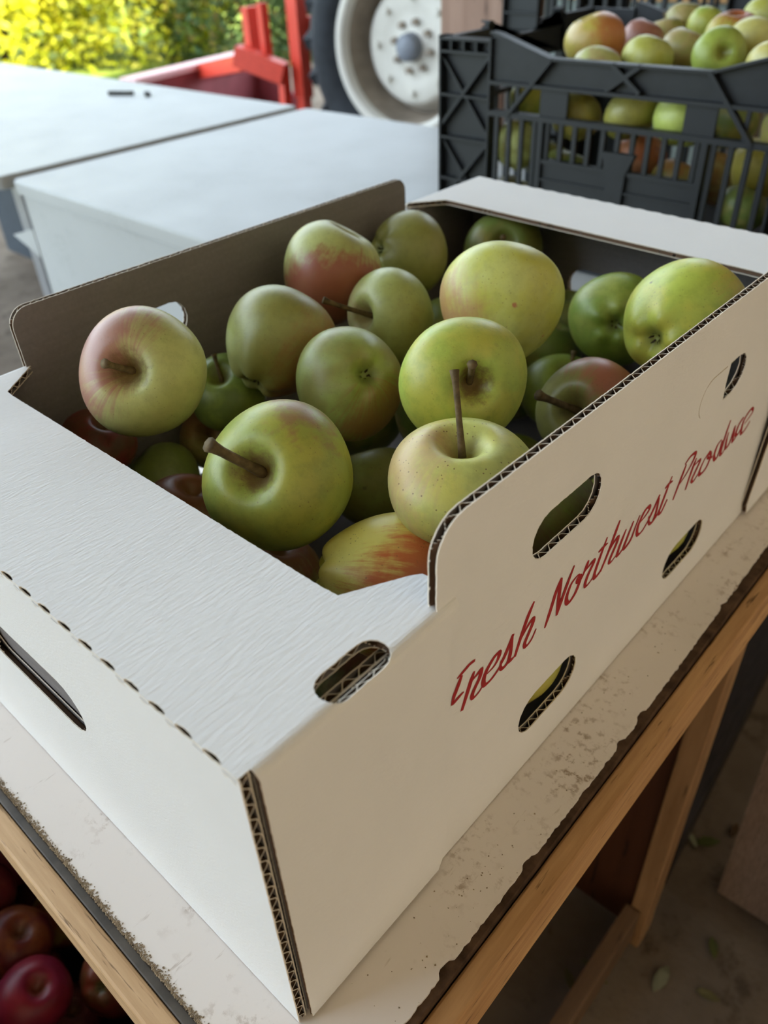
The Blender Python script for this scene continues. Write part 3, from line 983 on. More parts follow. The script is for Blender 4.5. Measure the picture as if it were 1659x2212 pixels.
def box_apples():
    L, Rr, UP, TO = Vector((-.74, -.67, .0)), Vector((.74, .67, 0)), Vector((0, 0, 1)), Vector((.55, -.58, .6))
    S = dict
    A = [
     ('pink-blushed apple with a crooked stub of stem by the left wall of the white box', (0.559, -0.652, 0.512), 0, S(base=GP, base2=(.52, .52, .20), blush=(.42, .16, .15), lo=-.05, hi=.75, amt=.85, streak=.7, russet=.8, specks=.4, seed=1, gain=.85), L * .9 + UP * .6, (-0.2362, 0.1086, 0.2237)),
     ('small green apple with a dark stem, tucked behind the pink-blushed one', (0.221, -0.381, 0.898), 2, S(base=G, base2=GD, seed=2), None, (-0.2994, 0.2212, 0.1667)),
     ('olive apple with a warm red flank in the second row, left of the middle', neg((0.083, -0.843, -0.531)), 3, S(base=(.36, .38, .12), base2=OL, blush=(.36, .13, .06), lo=.05, hi=.85, amt=.8, streak=.3, seed=3), Rr * .7 - UP * .6 + TO * .3, None),
     ('pale apple with a dull red lower half against the left wall of the white box', (0.2, 0.5, 0.85), 3, S(base=GP, base2=(.42, .42, .16), blush=(.34, .085, .055), lo=-.05, hi=.4, amt=.92, streak=.25, seed=4), -UP * .9 + TO * .75, None),
     ('dark olive apple turned sideways near the far left corner of the white box', neg((-0.406, -0.854, 0.326)), 0, S(base=OL, base2=(.30, .30, .075), seed=5), None, None),
     ('round green apple with a long stem pointing left, in the middle rows', (-0.172, -0.938, 0.301), 0, S(base=(.44, .48, .16), base2=(.40, .42, .12), blush=PK, lo=.5, hi=1.1, amt=.4, russet=.4, seed=6), L, (-0.2483, 0.2834, 0.1988)),
     ('largest pale yellow-green apple with pink dots, standing highest in the middle of the heap', (-0.3, 0.6, 0.75), 1, S(base=(.54, .56, .17), base2=GY, blush=(.42, .17, .10), lo=.25, hi=.95, amt=.75, streak=.3, specks=.5, seed=7, gain=1.0, blotch=.75, blotch_col=(.40, .07, .06)), L * .8 - UP * .6 + TO * .4, None),
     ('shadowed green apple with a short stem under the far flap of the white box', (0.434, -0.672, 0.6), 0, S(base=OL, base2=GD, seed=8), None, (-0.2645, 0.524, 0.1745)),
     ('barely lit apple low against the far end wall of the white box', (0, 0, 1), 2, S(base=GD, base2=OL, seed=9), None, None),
     ('bright green apple with its calyx facing out, half behind the yellow one at the right', neg((0.413, -0.867, 0.279)), 0, S(base=(.28, .40, .06), base2=(.40, .46, .09), gain=.72, seed=10, specks=.7, blotch=.0), None, None),
     ('bright yellow-green apple with scab marks against the lettered side wall', neg((-0.114, -0.994, -0.002)), 1, S(base=(.46, .54, .085), base2=(.56, .54, .08), blush=(.62, .42, .10), lo=.4, hi=1.0, amt=.7, seed=11, gain=.95, specks=.6, blotch=.85), Rr + UP * .3, None),
     ('green apple with a deep bare hollow and red streaks, at the centre of the box', neg((0.771, -0.231, 0.594)), 2, S(base=(.38, .44, .12), base2=OL, blush=(.38, .15, .07), lo=.25, hi=.9, amt=.7, streak=.9, seed=12, specks=.5), Rr * .5 - UP * .8 + TO * .5, None),
     ('glossy green apple with a cracked stem hollow, right behind the upright-stemmed one', (0.714, -0.545, 0.439), 0, S(base=(.42, .52, .09), base2=GY, russet=.95, gain=.95, seed=13, specks=.3, blotch=.2), None, (-0.0849, 0.2357, 0.2189)),
     ('pale apple with a tall upright stem at the front right of the box', (-0.02, -0.04, 0.999), 4, S(base=(.56, .58, .17), base2=(.60, .55, .13), blush=(.52, .29, .19), lo=.35, hi=1.05, amt=.60, streak=.5, specks=.9, gain=1.05, seed=14, russet=.3), L * .9 + UP * .5, (-0.0740, 0.2060, 0.2310)),
     ('big green apple with a thick slanting stem at the front of the box', (0.278, -0.734, 0.62), 0, S(base=(.36, .43, .085), base2=(.46, .46, .075), blush=(.36, .17, .10), lo=.80, hi=1.1, amt=.75, streak=.1, specks=.5, seed=15, gain=.85, russet=.95), UP * 1.0 + Rr * .45 - TO * .25, (-0.1392, 0.1012, 0.2142)),
     ('plain grey-green apple peeping over the near flap at the left', (-0.4, -0.2, 0.5), 2, S(base=(.30, .37, .12), base2=(.26, .33, .08), seed=16), None, None),
     ('small reddish apple wedged between the pink-blushed one and the big front one', (0.3, -0.5, 0.4), 0, S(base=OL, base2=TAN, blush=(.34, .14, .07), lo=0, hi=.9, amt=.7, seed=17), UP, None),
     ('speckled green apple deep between the two big front ones', (-0.5, 0.3, 0.6), 2, S(base=(.36, .40, .11), base2=OL, specks=.9, blotch=.5, seed=18), None, None),
     ('red-streaked yellow apple lying on its side at the notch of the near flap', (0.75, 0.62, -0.25), 3, S(base=(.86, .78, .22), base2=(.82, .70, .16), blush=(.66, .16, .05), lo=.0, hi=.7, amt=.97, streak=.8, specks=.5, seed=19, gain=1.0, mottle=.1), Rr * .6 - UP * .35 + TO * .8, None),
     ('deep green apple with a dark stem, down between the pale ones and the right wall', (0.35, -0.209, 0.913), 2, S(base=G, base2=(.26, .34, .06), seed=20), None, (-0.1473, 0.4614, 0.1208)),
     ('red-shouldered apple with a stout brown stem by the lettered side wall', (-0.069, -0.867, 0.493), 0, S(base=(.36, .34, .12), base2=OL, blush=(.50, .17, .10), lo=-.05, hi=.7, amt=.95, streak=.6, seed=21, russet=.6), Rr * .7 + UP * .6, (-0.0869, 0.3095, 0.1678)),
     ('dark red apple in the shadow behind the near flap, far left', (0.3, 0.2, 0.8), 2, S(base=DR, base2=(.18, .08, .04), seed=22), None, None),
    ]
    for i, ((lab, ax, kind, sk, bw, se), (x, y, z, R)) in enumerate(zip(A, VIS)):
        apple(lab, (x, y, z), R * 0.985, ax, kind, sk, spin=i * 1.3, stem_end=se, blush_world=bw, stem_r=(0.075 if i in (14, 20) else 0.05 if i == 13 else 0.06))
FILL = []
def fill_apples():
    mats = [apple_skin('skin_lower_a', YL, GY, seed=31), apple_skin('skin_lower_b', GY, G, seed=32), apple_skin('skin_lower_c', G, OL, blush=(.36, .12, .08), lo=-.6, hi=.5, amt=.8, seed=33), apple_skin('skin_lower_d', (.5, .55, .09), GY, seed=34)]
    for i, (lab, x, y, z, R, mi, ax) in enumerate(FILL):
        apple(lab, (x, y, z), R * 0.97, ax, 0, mats[mi], spin=i, small=True, calyx=False)
FILL = [
 ('yellow apple seen through the lower slot nearest the table corner', -0.0455, 0.214, 0.046, 0.0415, 0, (.2, .3, .9)),
 ('yellow-green apple seen through the lower slot at the far end of the lettering', -0.0455, 0.392, 0.046, 0.0415, 3, (.1, -.3, -.9)),
 ('brownish apple seen through the big upper slot of the lettered wall', -0.0443, 0.2484, 0.132, 0.0351, 2, (.5, .3, -.7)),
]

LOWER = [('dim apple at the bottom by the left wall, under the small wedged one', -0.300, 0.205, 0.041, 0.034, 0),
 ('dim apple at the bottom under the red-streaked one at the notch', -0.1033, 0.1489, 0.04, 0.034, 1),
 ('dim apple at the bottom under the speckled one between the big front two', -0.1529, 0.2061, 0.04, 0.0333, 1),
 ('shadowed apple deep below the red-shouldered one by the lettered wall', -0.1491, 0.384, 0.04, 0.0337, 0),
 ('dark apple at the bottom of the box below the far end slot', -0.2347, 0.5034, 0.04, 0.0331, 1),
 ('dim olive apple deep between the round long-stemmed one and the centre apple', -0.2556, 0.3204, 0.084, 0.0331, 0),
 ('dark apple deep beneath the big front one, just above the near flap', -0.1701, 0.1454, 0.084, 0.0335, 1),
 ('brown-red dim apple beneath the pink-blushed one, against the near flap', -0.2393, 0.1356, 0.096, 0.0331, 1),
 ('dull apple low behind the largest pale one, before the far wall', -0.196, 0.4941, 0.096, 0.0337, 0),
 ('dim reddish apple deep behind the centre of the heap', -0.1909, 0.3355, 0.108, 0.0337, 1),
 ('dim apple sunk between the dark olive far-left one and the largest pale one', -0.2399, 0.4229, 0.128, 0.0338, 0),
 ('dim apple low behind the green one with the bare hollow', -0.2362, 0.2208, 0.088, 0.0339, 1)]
def lower_apples():
    """the layer beneath, of which slivers show in the gaps"""
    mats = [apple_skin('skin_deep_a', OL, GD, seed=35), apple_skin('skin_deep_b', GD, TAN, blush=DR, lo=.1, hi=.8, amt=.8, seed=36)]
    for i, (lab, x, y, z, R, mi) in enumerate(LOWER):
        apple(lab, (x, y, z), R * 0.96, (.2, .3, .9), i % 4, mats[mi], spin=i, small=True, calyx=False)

# ================================================================ black plastic crates
def crate(pos_x, y0, z0, label, W=0.565, D=0.40, H=0.275, full=True):
    """harvest crate; front wall in the plane y = y0, details given as offsets from the centre of the front"""
    cx = pos_x
    root = empty('plastic_crate', (cx, y0 + D / 2, z0))
    tag(root, label, 'crate')
    m = BLACKP
    def P(x, z): return (cx + x, z0 + z)
    h = W / 2
    pw = 0.087                       # width of the corner posts
    def wall(axis, at, sgn, half, detailed):
        """one wall; axis 0: runs along x at y = at, axis 1: runs along y at x = at. sgn: outward direction"""
        c0 = cx if axis == 0 else y0 + D / 2
        def box(name, a0, a1, zz0, zz1, d0, d1, lab=None):
            lo = [0, 0, z0 + zz0]; hi = [0, 0, z0 + zz1]
            lo[axis], hi[axis] = c0 + a0, c0 + a1
            e = sorted((at - sgn * d0, at - sgn * d1))
            lo[1 - axis], hi[1 - axis] = e
            return bar(name, m, lo, hi, root)
        def rib(name, a0, zz0, a1, zz1, d0, d1, w=0.0045):
            pa = [0, 0, z0 + zz0]; pb = [0, 0, z0 + zz1]
            pa[axis], pb[axis] = c0 + a0, c0 + a1
            mid = at - sgn * (d0 + d1) / 2
            pa[1 - axis] = pb[1 - axis] = mid
            nrm = [0, 0, 0]; nrm[1 - axis] = 1
            return beam(name, m, pa, pb, w, abs(d1 - d0), root, nrm)
        # corner posts
        for s in (-1, 1):
            e = s * half
            i_ = s * (half - pw)
            lo_, hi_ = min(e, i_), max(e, i_)
            box('corner_panel', lo_, hi_, 0, H - 0.002, 0.012, 0.015)
            for zz in (H - 0.004, H - 0.019, 0.203, 0.148, 0.092, 0.036, 0.002):
                box('corner_rib', lo_, hi_, zz - 0.0015, zz + 0.0015, 0.0, 0.012)
            for aa in (e - s * 0.0015, i_ + s * 0.0015):
                box('corner_rib', aa - 0.0015, aa + 0.0015, 0, H, 0.0, 0.0125)
            if detailed:
                for q in (0.02, 0.041, 0.062):
                    box('corner_rib', e - s * q - 0.0012, e - s * q + 0.0012, H - 0.019, H - 0.004, 0.001, 0.012)
                rib('corner_brace', i_, 0.258, e - s * 0.004, 0.165, 0.002, 0.012)
                rib('corner_brace', e, 0.252, i_ + s * .002, 0.152, 0.005, 0.012, 0.003)
                rib('corner_brace', i_, 0.150, e - s * 0.004, 0.058, 0.002, 0.012)
                rib('corner_brace', e, 0.148, i_ + s * .002, 0.050, 0.005, 0.012, 0.003)
        b = half - pw
        # top band with the dip for the hands
        dip = 0.104
        poly = [(-b, 0.224), (b, 0.224), (b, H + 0.006), (b - 0.012, H + 0.004), (dip, 0.256), (-dip, 0.256), (-b + 0.012, H + 0.004), (-b, H + 0.006)]
        if axis == 0:
            fr = ((c0, at - sgn * 0.006, z0), (1, 0, 0), (0, 0, 1), (0, -sgn, 0))
        else:
            fr = ((at - sgn * 0.006, c0, z0), (0, 1, 0), (0, 0, 1), (-sgn, 0, 0))
        extrude_poly('top_band', m, poly, fr, 0.004, root)
        for a, c in (((-b, H + .006), (-b + .012, H + .004)), ((-b + .012, H + .004), (-dip, .256)), ((-dip, .256), (dip, .256)), ((dip, .256), (b - .012, H + .004)), ((b - .012, H + .004), (b, H + .006))):
            rib('rim', a[0], a[1], c[0], c[1], -0.003, 0.012, 0.003)
        box('rail', -b, b, 0.222, 0.2265, -0.003, 0.011)
        box('rail', -b, b, 0.184, 0.1905, -0.002, 0.011)
        box('rail', -b, b, 0.002, 0.012, 0.0, 0.011)
        if detailed:
            rib('diagonal_rib', -0.102, 0.256, -0.164, 0.187, -0.004, 0.006, 0.005)
            rib('diagonal_rib', 0.018, 0.256, -0.022, 0.228, -0.004, 0.006, 0.005)
            rib('diagonal_rib', -0.018, 0.256, 0.022, 0.228, -0.004, 0.006, 0.005)
            rib('diagonal_rib', 0.102, 0.256, 0.164, 0.187, -0.004, 0.006, 0.005)
            box('window_panel', -0.116, -0.076, 0.19, 0.224, 0.002, 0.006)
            box('window_panel', 0.080, 0.118, 0.19, 0.224, 0.002, 0.006)
            box('slat', -0.155, -0.150, 0.19, 0.224, 0.002, 0.006)
            box('slat', 0.150, 0.155, 0.19, 0.224, 0.002, 0.006)
            for s in (-1, 1):
                box('post', s * 0.111 - 0.004, s * 0.111 + 0.004, 0, 0.19, -0.002, 0.01)
            k = -b + 0.012
            while k < b - 0.005:
                if abs(abs(k) - 0.111) > 0.008:
                    z_lo = 0.138 if abs(k) < 0.111 else 0.072
                    box('slat', k - 0.003, k + 0.003, z_lo, 0.185, 0.002, 0.007)
                    if abs(k) >= 0.111:
                        box('slat', k - 0.003, k + 0.003, 0.012, 0.066, 0.002, 0.007)
                k += 0.0203
            box('lower_panel', -0.107, 0.107, 0.03, 0.138, 0.003, 0.007)
            box('rail', -0.107, 0.107, 0.134, 0.139, -0.001, 0.010)
            box('rail', -0.107, 0.107, 0.112, 0.115, -0.001, 0.008)
            for s in (-1, 1):
                box('rail', min(s * .111, s * b), max(s * .111, s * b), 0.066, 0.072, 0.0, 0.009)
            extrude_poly('bracket', m, [(-0.014, 0.150), (-0.018, 0.160), (0.028, 0.160), (0.018, 0.136), (0.016, 0.085), (-0.002, 0.085)],
                         ((cx, y0 - 0.003, z0), (1, 0, 0), (0, 0, 1), (0, 1, 0)), 0.008, root)
        else:
            n = int((2 * b) / 0.03)
            for i in range(1, n):
                k = -b + 2 * b * i / n
                box('slat', k - 0.004, k + 0.004, 0.012, 0.222, 0.003, 0.008)
            box('rail', -b, b, 0.09, 0.097, 0.0, 0.009)
    wall(0, y0, -1, h, full)
    wall(0, y0 + D, 1, h, False)
    wall(1, cx - h, -1, D / 2 - 0.013, False)
    wall(1, cx + h, 1, D / 2 - 0.013, False)
    bar('base', m, (cx - h + .012, y0 + .012, z0), (cx + h - .012, y0 + D - .012, z0 + 0.006), root)
    return root
crate(-0.358, 0.900, 0.0005, 'black slatted plastic crate of apples standing on the white worktable')
crate(-0.56, 1.345, 0.0005, 'lower black crate hidden behind the full one, carrying another', D=0.40, H=0.222, full=False) if False else None

CRATE_A = [('a', -0.4695, 1.02, 0.2596, 0.0397), ('b', -0.4511, 1.12, 0.2532, 0.0299), ('c', -0.4206, 0.945, 0.2425, 0.0316), ('d', -0.3746, 0.985, 0.2516, 0.0325), ('e', -0.4558, 1.2, 0.249, 0.0286), ('f', -0.3611, 1.06, 0.2516, 0.0325), ('g', -0.4517, 1.25, 0.26, 0.0305), ('h', -0.3953, 1.2, 0.2619, 0.0302), ('i', -0.3309, 1.13, 0.2632, 0.0342), ('j', -0.2849, 0.985, 0.2598, 0.0307), ('k', -0.2686, 1.05, 0.2628, 0.035), ('l', -0.2118, 0.965, 0.2573, 0.0311), ('n', -0.3228, 1.22, 0.2737, 0.0318), ('o', -0.4481, 0.952, 0.1862, 0.0350), ('p', -0.3694, 0.952, 0.1960, 0.0350), ('q', -0.2991, 0.95, 0.2003, 0.0350), ('r', -0.3679, 0.990, 0.1360, 0.0340), ('s', -0.5364, 0.95, 0.1390, 0.0355), ('t', -0.5559, 1.01, 0.1830, 0.0330), ('u', -0.2164, 1.01, 0.1379, 0.0358), ('w', -0.28, 1.04, 0.1113, 0.0358), ('v', -0.2962, 1.1, 0.1673, 0.0349), ('la', -0.46, 0.955, 0.1101, 0.0363), ('lb', -0.3014, 0.96, 0.117, 0.0322), ('lc', -0.2076, 0.955, 0.1049, 0.0318), ('ld', -0.5758, 1.0, 0.0500, 0.0350), ('le', -0.1767, 0.955, 0.1922, 0.0295), ('lf', -0.53, 1.02, 0.1063, 0.0340)]
def crate_apples():
    UP = Vector((0, 0, 1)); TO = Vector((.55, -.58, .6)); Lf = Vector((-.74, -.67, 0))
    S = dict
    D = {
     'a': ('orange-red apple with a yellow top, leftmost and largest above the crate rim', (-.3, -.2, .9), 1, S(base=YL, base2=(.62, .45, .14), blush=RO, lo=-.1, hi=.7, amt=.85, streak=.4, seed=41), TO * .5 - Lf),
     'b': ('dull rose-red apple just right of the big orange-red one in the crate', (.3, .3, .8), 0, S(base=(.42, .18, .13), base2=(.36, .15, .11), seed=42), None),
     'c': ('pale olive apple half sunk behind the crate rim, under the orange-red one', (0, .4, .9), 2, S(base=GP, base2=TAN, seed=43), None),
     'd': ('pale yellow-green apple showing its smooth top over the middle of the crate rim', (.1, .3, .9), 2, S(base=(.55, .57, .17), base2=GY, seed=44), None),
     'e': ('small tan apple with a stem at the back of the crate', (-.2, .1, .9), 0, S(base=TAN, base2=OL, seed=45), None),
     'f': ('tan-olive apple with a dark bruise in the middle of the crate', (.3, .2, .9), 2, S(base=TAN, base2=(.40, .38, .12), seed=46, blotch=.8), None),
     'g': ('topmost yellow-olive apple at the back of the crate', (0, .2, .9), 1, S(base=TAN, base2=OL, seed=47), None),
     'h': ('bright green apple at the back of the crate beside the red-shouldered one', (.2, .5, .7), 2, S(base=(.42, .52, .09), base2=GY, seed=48), None),
     'i': ('red-shouldered yellow apple at the back right of the crate', (.1, -.1, .9), 0, S(base=YL, base2=GY, blush=RD, lo=.0, hi=.8, amt=.9, streak=.6, seed=49), UP - Lf * .4),
     'j': ('green apple turned with its hollow towards the rim, right part of the crate', (.5, -.7, .3), 0, S(base=(.40, .50, .09), base2=G, seed=50), None),
     'k': ('large pale pink-and-yellow apple at the right end of the crate', (.2, .2, .9), 1, S(base=(.64, .60, .22), base2=(.60, .55, .16), blush=(.6, .22, .14), lo=.3, hi=1.0, amt=.7, seed=51), -Lf + UP * .3),
     'l': ('cream apple cut off by the right edge of the picture, over the crate rim', (0, .3, .9), 2, S(base=(.64, .60, .24), base2=YL, seed=52), None),
     'n': ('pale green apple high up at the far right corner of the crate', (.3, .3, .8), 2, S(base=GP, base2=GY, seed=53), None),
     'o': ('yellow-olive apple behind the left part of the crate window', (.2, .5, .6), 2, S(base=(.42, .36, .07), base2=OL, seed=54), None),
     'p': ('broad olive apple filling the middle of the crate window', (.5, -.2, -.6), 2, S(base=(.40, .38, .08), base2=OL, seed=55, blotch=.6), None),
     'q': ('bright lime apple with a cleft, at the right end of the crate window', (.1, -.3, -.9), 3, S(base=(.52, .62, .16), base2=(.48, .58, .12), seed=56), None),
     'r': ('salmon-red apple behind the middle slats of the crate', (0, .4, .9), 0, S(base=(.60, .28, .14), base2=RO, blush=DR, lo=.3, hi=.8, seed=57), -Lf),
     's': ('pale green apple behind the leftmost slats of the crate', (.2, .2, .9), 0, S(base=GP, base2=OL, seed=58), None),
     't': ('green apple behind the small upper window at the left of the crate', (.3, .2, .9), 0, S(base=GY, base2=G, seed=59), None),
     'u': ('yellow apple behind the rightmost slats of the crate', (.1, .2, .9), 3, S(base=(.62, .54, .10), base2=YL, seed=60), None),
     'w': ('brown-orange apple low behind the right-hand slats of the crate', (.3, .2, .9), 0, S(base=(.40, .22, .08), base2=TAN, seed=61), None),
     'v': ('dim olive apple inside the crate behind the right-hand window', (.2, .6, .4), 0, S(base=OL, base2=GD, seed=62), None),
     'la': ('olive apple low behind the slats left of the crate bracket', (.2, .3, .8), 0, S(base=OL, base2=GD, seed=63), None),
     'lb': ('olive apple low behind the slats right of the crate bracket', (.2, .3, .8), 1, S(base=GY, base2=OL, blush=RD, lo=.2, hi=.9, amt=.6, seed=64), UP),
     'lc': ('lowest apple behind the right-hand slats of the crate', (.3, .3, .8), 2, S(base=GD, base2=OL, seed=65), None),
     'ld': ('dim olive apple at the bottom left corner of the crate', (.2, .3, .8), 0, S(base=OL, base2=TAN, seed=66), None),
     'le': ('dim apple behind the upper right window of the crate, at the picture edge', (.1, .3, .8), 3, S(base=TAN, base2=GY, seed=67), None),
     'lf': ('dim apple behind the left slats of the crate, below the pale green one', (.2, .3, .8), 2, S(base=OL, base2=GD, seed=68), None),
    }
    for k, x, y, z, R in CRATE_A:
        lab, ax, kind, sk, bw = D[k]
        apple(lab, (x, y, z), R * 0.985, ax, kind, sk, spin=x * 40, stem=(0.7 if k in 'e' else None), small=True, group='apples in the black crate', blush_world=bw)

# ================================================================ bin of red apples under the front edge
def red_bin():
    root = empty('apple_bin', (-0.50, -0.12, FLOOR_Z))
    tag(root, 'dark bin of red apples on the floor below the front table edge', 'bin')
    m = plain('dark_bin_plastic', (0.018, 0.016, 0.018), 0.6, 0.3)
    x0, x1, y0, y1, z1 = -0.75, -0.225, -0.235, 0.20, -0.19  # unseen walls kept tall to shade the apples inside
    bar('bin_wall', m, (x0, y0, FLOOR_Z), (x1, y0 + .012, z1), root)
    bar('bin_wall', m, (x0, y1 - .012, FLOOR_Z), (x1, y1, z1), root)
    bar('bin_wall', m, (x0, y0 + .012, FLOOR_Z), (x0 + .012, y1 - .012, z1), root)
    bar('bin_wall', m, (x1 - .012, y0 + .012, FLOOR_Z), (x1, y1 - .012, z1 - 0.18), root)
    bar('bin_floor', m, (x0 + .012, y0 + .012, FLOOR_Z), (x1 - .012, y1 - .012, FLOOR_Z + .012), root)
    for a, b in (((x0 - .012, y0 - .012), (x1 + .012, y0)), ((x0 - .012, y1), (x1 + .012, y1 + .012)), ((x0 - .012, y0), (x0, y1))):
        bar('bin_rim', m, (*a, z1 - .025), (*b, z1 + .004), root)
    S = dict
    reds = [('large magenta-red apple at the bottom left corner of the picture', -0.3654, -0.0807, -0.432, 0.0359, (.3, .3, .8), S(base=(.40, .022, .045), base2=(.32, .02, .06), seed=81)),
            ('red and yellow apple with a dried calyx, peeping out under the pine edging', -0.4812, -0.0154, -0.530, 0.036, neg((.40, -.5, .55)), S(base=(.42, .07, .03), base2=(.55, .40, .08), seed=82)),
            ('dark red apple at the left picture edge, between the magenta and the two-coloured one', -0.4319, -0.0648, -0.440, 0.0361, (.2, .3, .8), S(base=(.22, .03, .03), base2=(.36, .10, .03), seed=83)),
            ('brown-red apple with a yellow-green calyx end beside the large magenta one', -0.3356, -0.0141, -0.4634, 0.036, neg((.3, -.45, .75)), S(base=(.24, .09, .035), base2=(.34, .05, .03), seed=84)),
            ('purple-pink apple highest under the pine edging at the left', -0.5822, -0.0125, -0.5143, 0.036, (.1, .2, .9), S(base=(.30, .03, .07), base2=(.36, .05, .08), seed=85)),
            ('wine-red apple cut by the left edge of the picture', -0.5100, -0.0679, -0.4397, 0.036, (.1, .2, .9), S(base=(.22, .02, .03), base2=(.28, .05, .04), seed=87))]
    for i, (lab, x, y, z, R, ax, sk) in enumerate(reds):
        apple(lab, (x, y, z), R, ax, i % 4, sk, spin=i, small=True, group='red apples in the bin')
    m2 = apple_skin('skin_bin_low', DR, (.2, .03, .03), seed=89)
    low = [('dim red apple in the lower layer of the bin, left of the two-coloured one', -0.561, -0.006, -0.577), ('dim red apple under the two-coloured one in the bin', -0.492, 0.010, -0.604),
           ('dim red apple in the bin between the dark red and the magenta one', -0.443, -0.068, -0.533), ('dim red apple in the bin right of the two-coloured one', -0.423, 0.010, -0.575),
           ('dim red apple at the bottom picture edge, below the magenta and brown-red ones', -0.380, -0.060, -0.545), ('dim red apple lowest beside the pine edging at the bottom of the picture', -0.310, 0.010, -0.545)]
    for k, (lab, x, y, z) in enumerate(low):
        apple(lab, (x, y, z), 0.0305, (.2, .1, .9), k % 4, m2, spin=k, small=True, calyx=False, group='red apples in the bin')

# ================================================================ things on the floor at the right
def floor_things():
    o = beam('dark_timber', plain('black_timber', (0.030, 0.022, 0.018), 0.8, 0.2, 0.4, 20), (-0.080, 1.55, FLOOR_Z + 0.047), (-0.008, 0.60, FLOOR_Z + 0.047), 0.06, 0.09)
    tag(o, 'dark square timber lying on the floor beyond the pine table leg', 'timber')
    o = beam('grey_board', WOOD_GREY, (0.120, 0.65, FLOOR_Z + 0.008), (0.095, 0.69, -0.12), 0.075, 0.03, None, (0, 1, 0))
    tag(o, 'pale weathered board standing upright on the floor at the right edge of the picture', 'board')
    o = beam('grey_board', WOOD_GREY, (0.215, 0.62, FLOOR_Z + 0.008), (0.20, 0.68, -0.10), 0.085, 0.03, None, (0, 1, 0))
    tag(o, 'second weathered board beside the pale upright one, cut by the picture edge', 'board')
    # fallen leaves
    rnd = random.Random(5)
    cols = [(0.075, 0.085, 0.025), (0.13, 0.115, 0.05), (0.08, 0.045, 0.02), (0.20, 0.20, 0.13)]
    mats = [plain('fallen_leaf_%d' % i, c, 0.8, 0.2) for i, c in enumerate(cols)]
    spots = [(0.040, 0.700), (0.020, 0.690), (0.062, 0.745), (0.005, 0.43), (-0.015, 0.40), (0.11, 0.56), (0.075, 0.48), (-0.06, 0.95), (-0.05, 0.88), (0.13, 0.50), (0.02, 0.35), (-0.03, 1.02)]
    desc = ['green leaf by the foot of the pine leg', 'curled olive leaf touching the pine leg', 'small green leaf before the pale upright board', 'pale leaf under the table stretcher', 'dull leaf in the shade left of the stretcher',
            'brown leaf on the bare concrete right of the stretcher', 'dark leaf scrap on the concrete near the bottom edge', 'whitish leaf beyond the table leg', 'grey-green leaf beside the dark timber', 'green leaf at the right picture edge', 'leaf scrap at the bottom of the picture under the table', 'farthest pale leaf beyond the table leg']
    for i, (x, y) in enumerate(spots):
        a = rnd.uniform(0, 6.28); L = rnd.uniform(.018, .035)
        pts = [(0, 0), (.3, .22), (.6, .26), (.85, .15), (1, 0), (.85, -.15), (.6, -.24), (.3, -.2)]
        V = []
        for u, v in pts:
            px, py = (u - .5) * L * 1.3, v * L
            V.append((x + px * math.cos(a) - py * math.sin(a), y + px * math.sin(a) + py * math.cos(a), FLOOR_Z + 0.003 + 0.012 * abs(v) + rnd.uniform(0, .003)))
        V2 = [(p[0], p[1], p[2] - .0012) for p in V]
        n = len(V)
        F = [tuple(range(n)), tuple(range(2 * n - 1, n - 1, -1))] + [(k, n + k, n + (k + 1) % n, (k + 1) % n) for k in range(n)]
        o = mesh_obj('fallen_leaf', V + V2, F, mats[(i * 7 + i // 4) % 4])
        tag(o, desc[i], 'leaf', 'leaves on the shed floor')

def table_scraps():
    m = plain('dark_scrap', (0.06, 0.06, 0.055), 0.8, 0.2)
    o = beam('twig', m, (-2.235, 1.325, 0.0115), (-2.165, 1.363, 0.0115), 0.012, 0.010)
    tag(o, 'short dark twig lying on the worktable nearest the hedge', 'twig')
    o = beam('twig', m, (-2.125, 1.382, 0.0115), (-2.10, 1.372, 0.0115), 0.014, 0.010)
    tag(o, 'tiny dark scrap of twig beside the longer one on the far worktable', 'twig')

# ================================================================ timber post and crate behind
def behind():
    o = block('timber_post', wood_mat('brown_post', (0.20, 0.11, 0.075), (0.36, 0.23, 0.17), 2, 5), (-1.245, 1.66, FLOOR_Z), (-1.062, 1.83, 2.35), None, 0.004)
    tag(o, 'square brown timber post rising behind the left end of the black crate', 'post')
    # a second black crate further back, on a stand
    crate(-0.712, 1.555, 0.196, 'second black plastic crate standing higher, behind the apple crate', full=False)
    st = empty('crate_stand', (-0.55, 1.75, FLOOR_Z))
    tag(st, 'dark board stand under the second black crate, behind the worktable', 'stand')
    bar('stand_top', WOOD_WALL_DARK, (-1.0, 1.555, 0.166), (-0.42, 1.97, 0.1955), st)
    for x in (-0.99, -0.47):
        for y in (1.57, 1.92):
            bar('leg', WOOD_WALL_DARK, (x, y, FLOOR_Z), (x + .04, y + .04, 0.166), st)
    # carton of pale things glimpsed behind
    c = empty('carton', (-0.9, 2.6, FLOOR_Z))
    tag(c, 'grey-green carton with an orange top stripe glimpsed behind the second crate', 'carton')
    block('carton_body', plain('grey_green_card', (0.20, 0.24, 0.22), 0.7), (-1.65, 2.5, FLOOR_Z), (-0.85, 2.9, 0.17), c, 0.004)
    block('carton_stripe', plain('orange_card', (0.60, 0.36, 0.16), 0.7), (-1.66, 2.49, 0.171), (-0.84, 2.91, 0.30), c, 0.004)

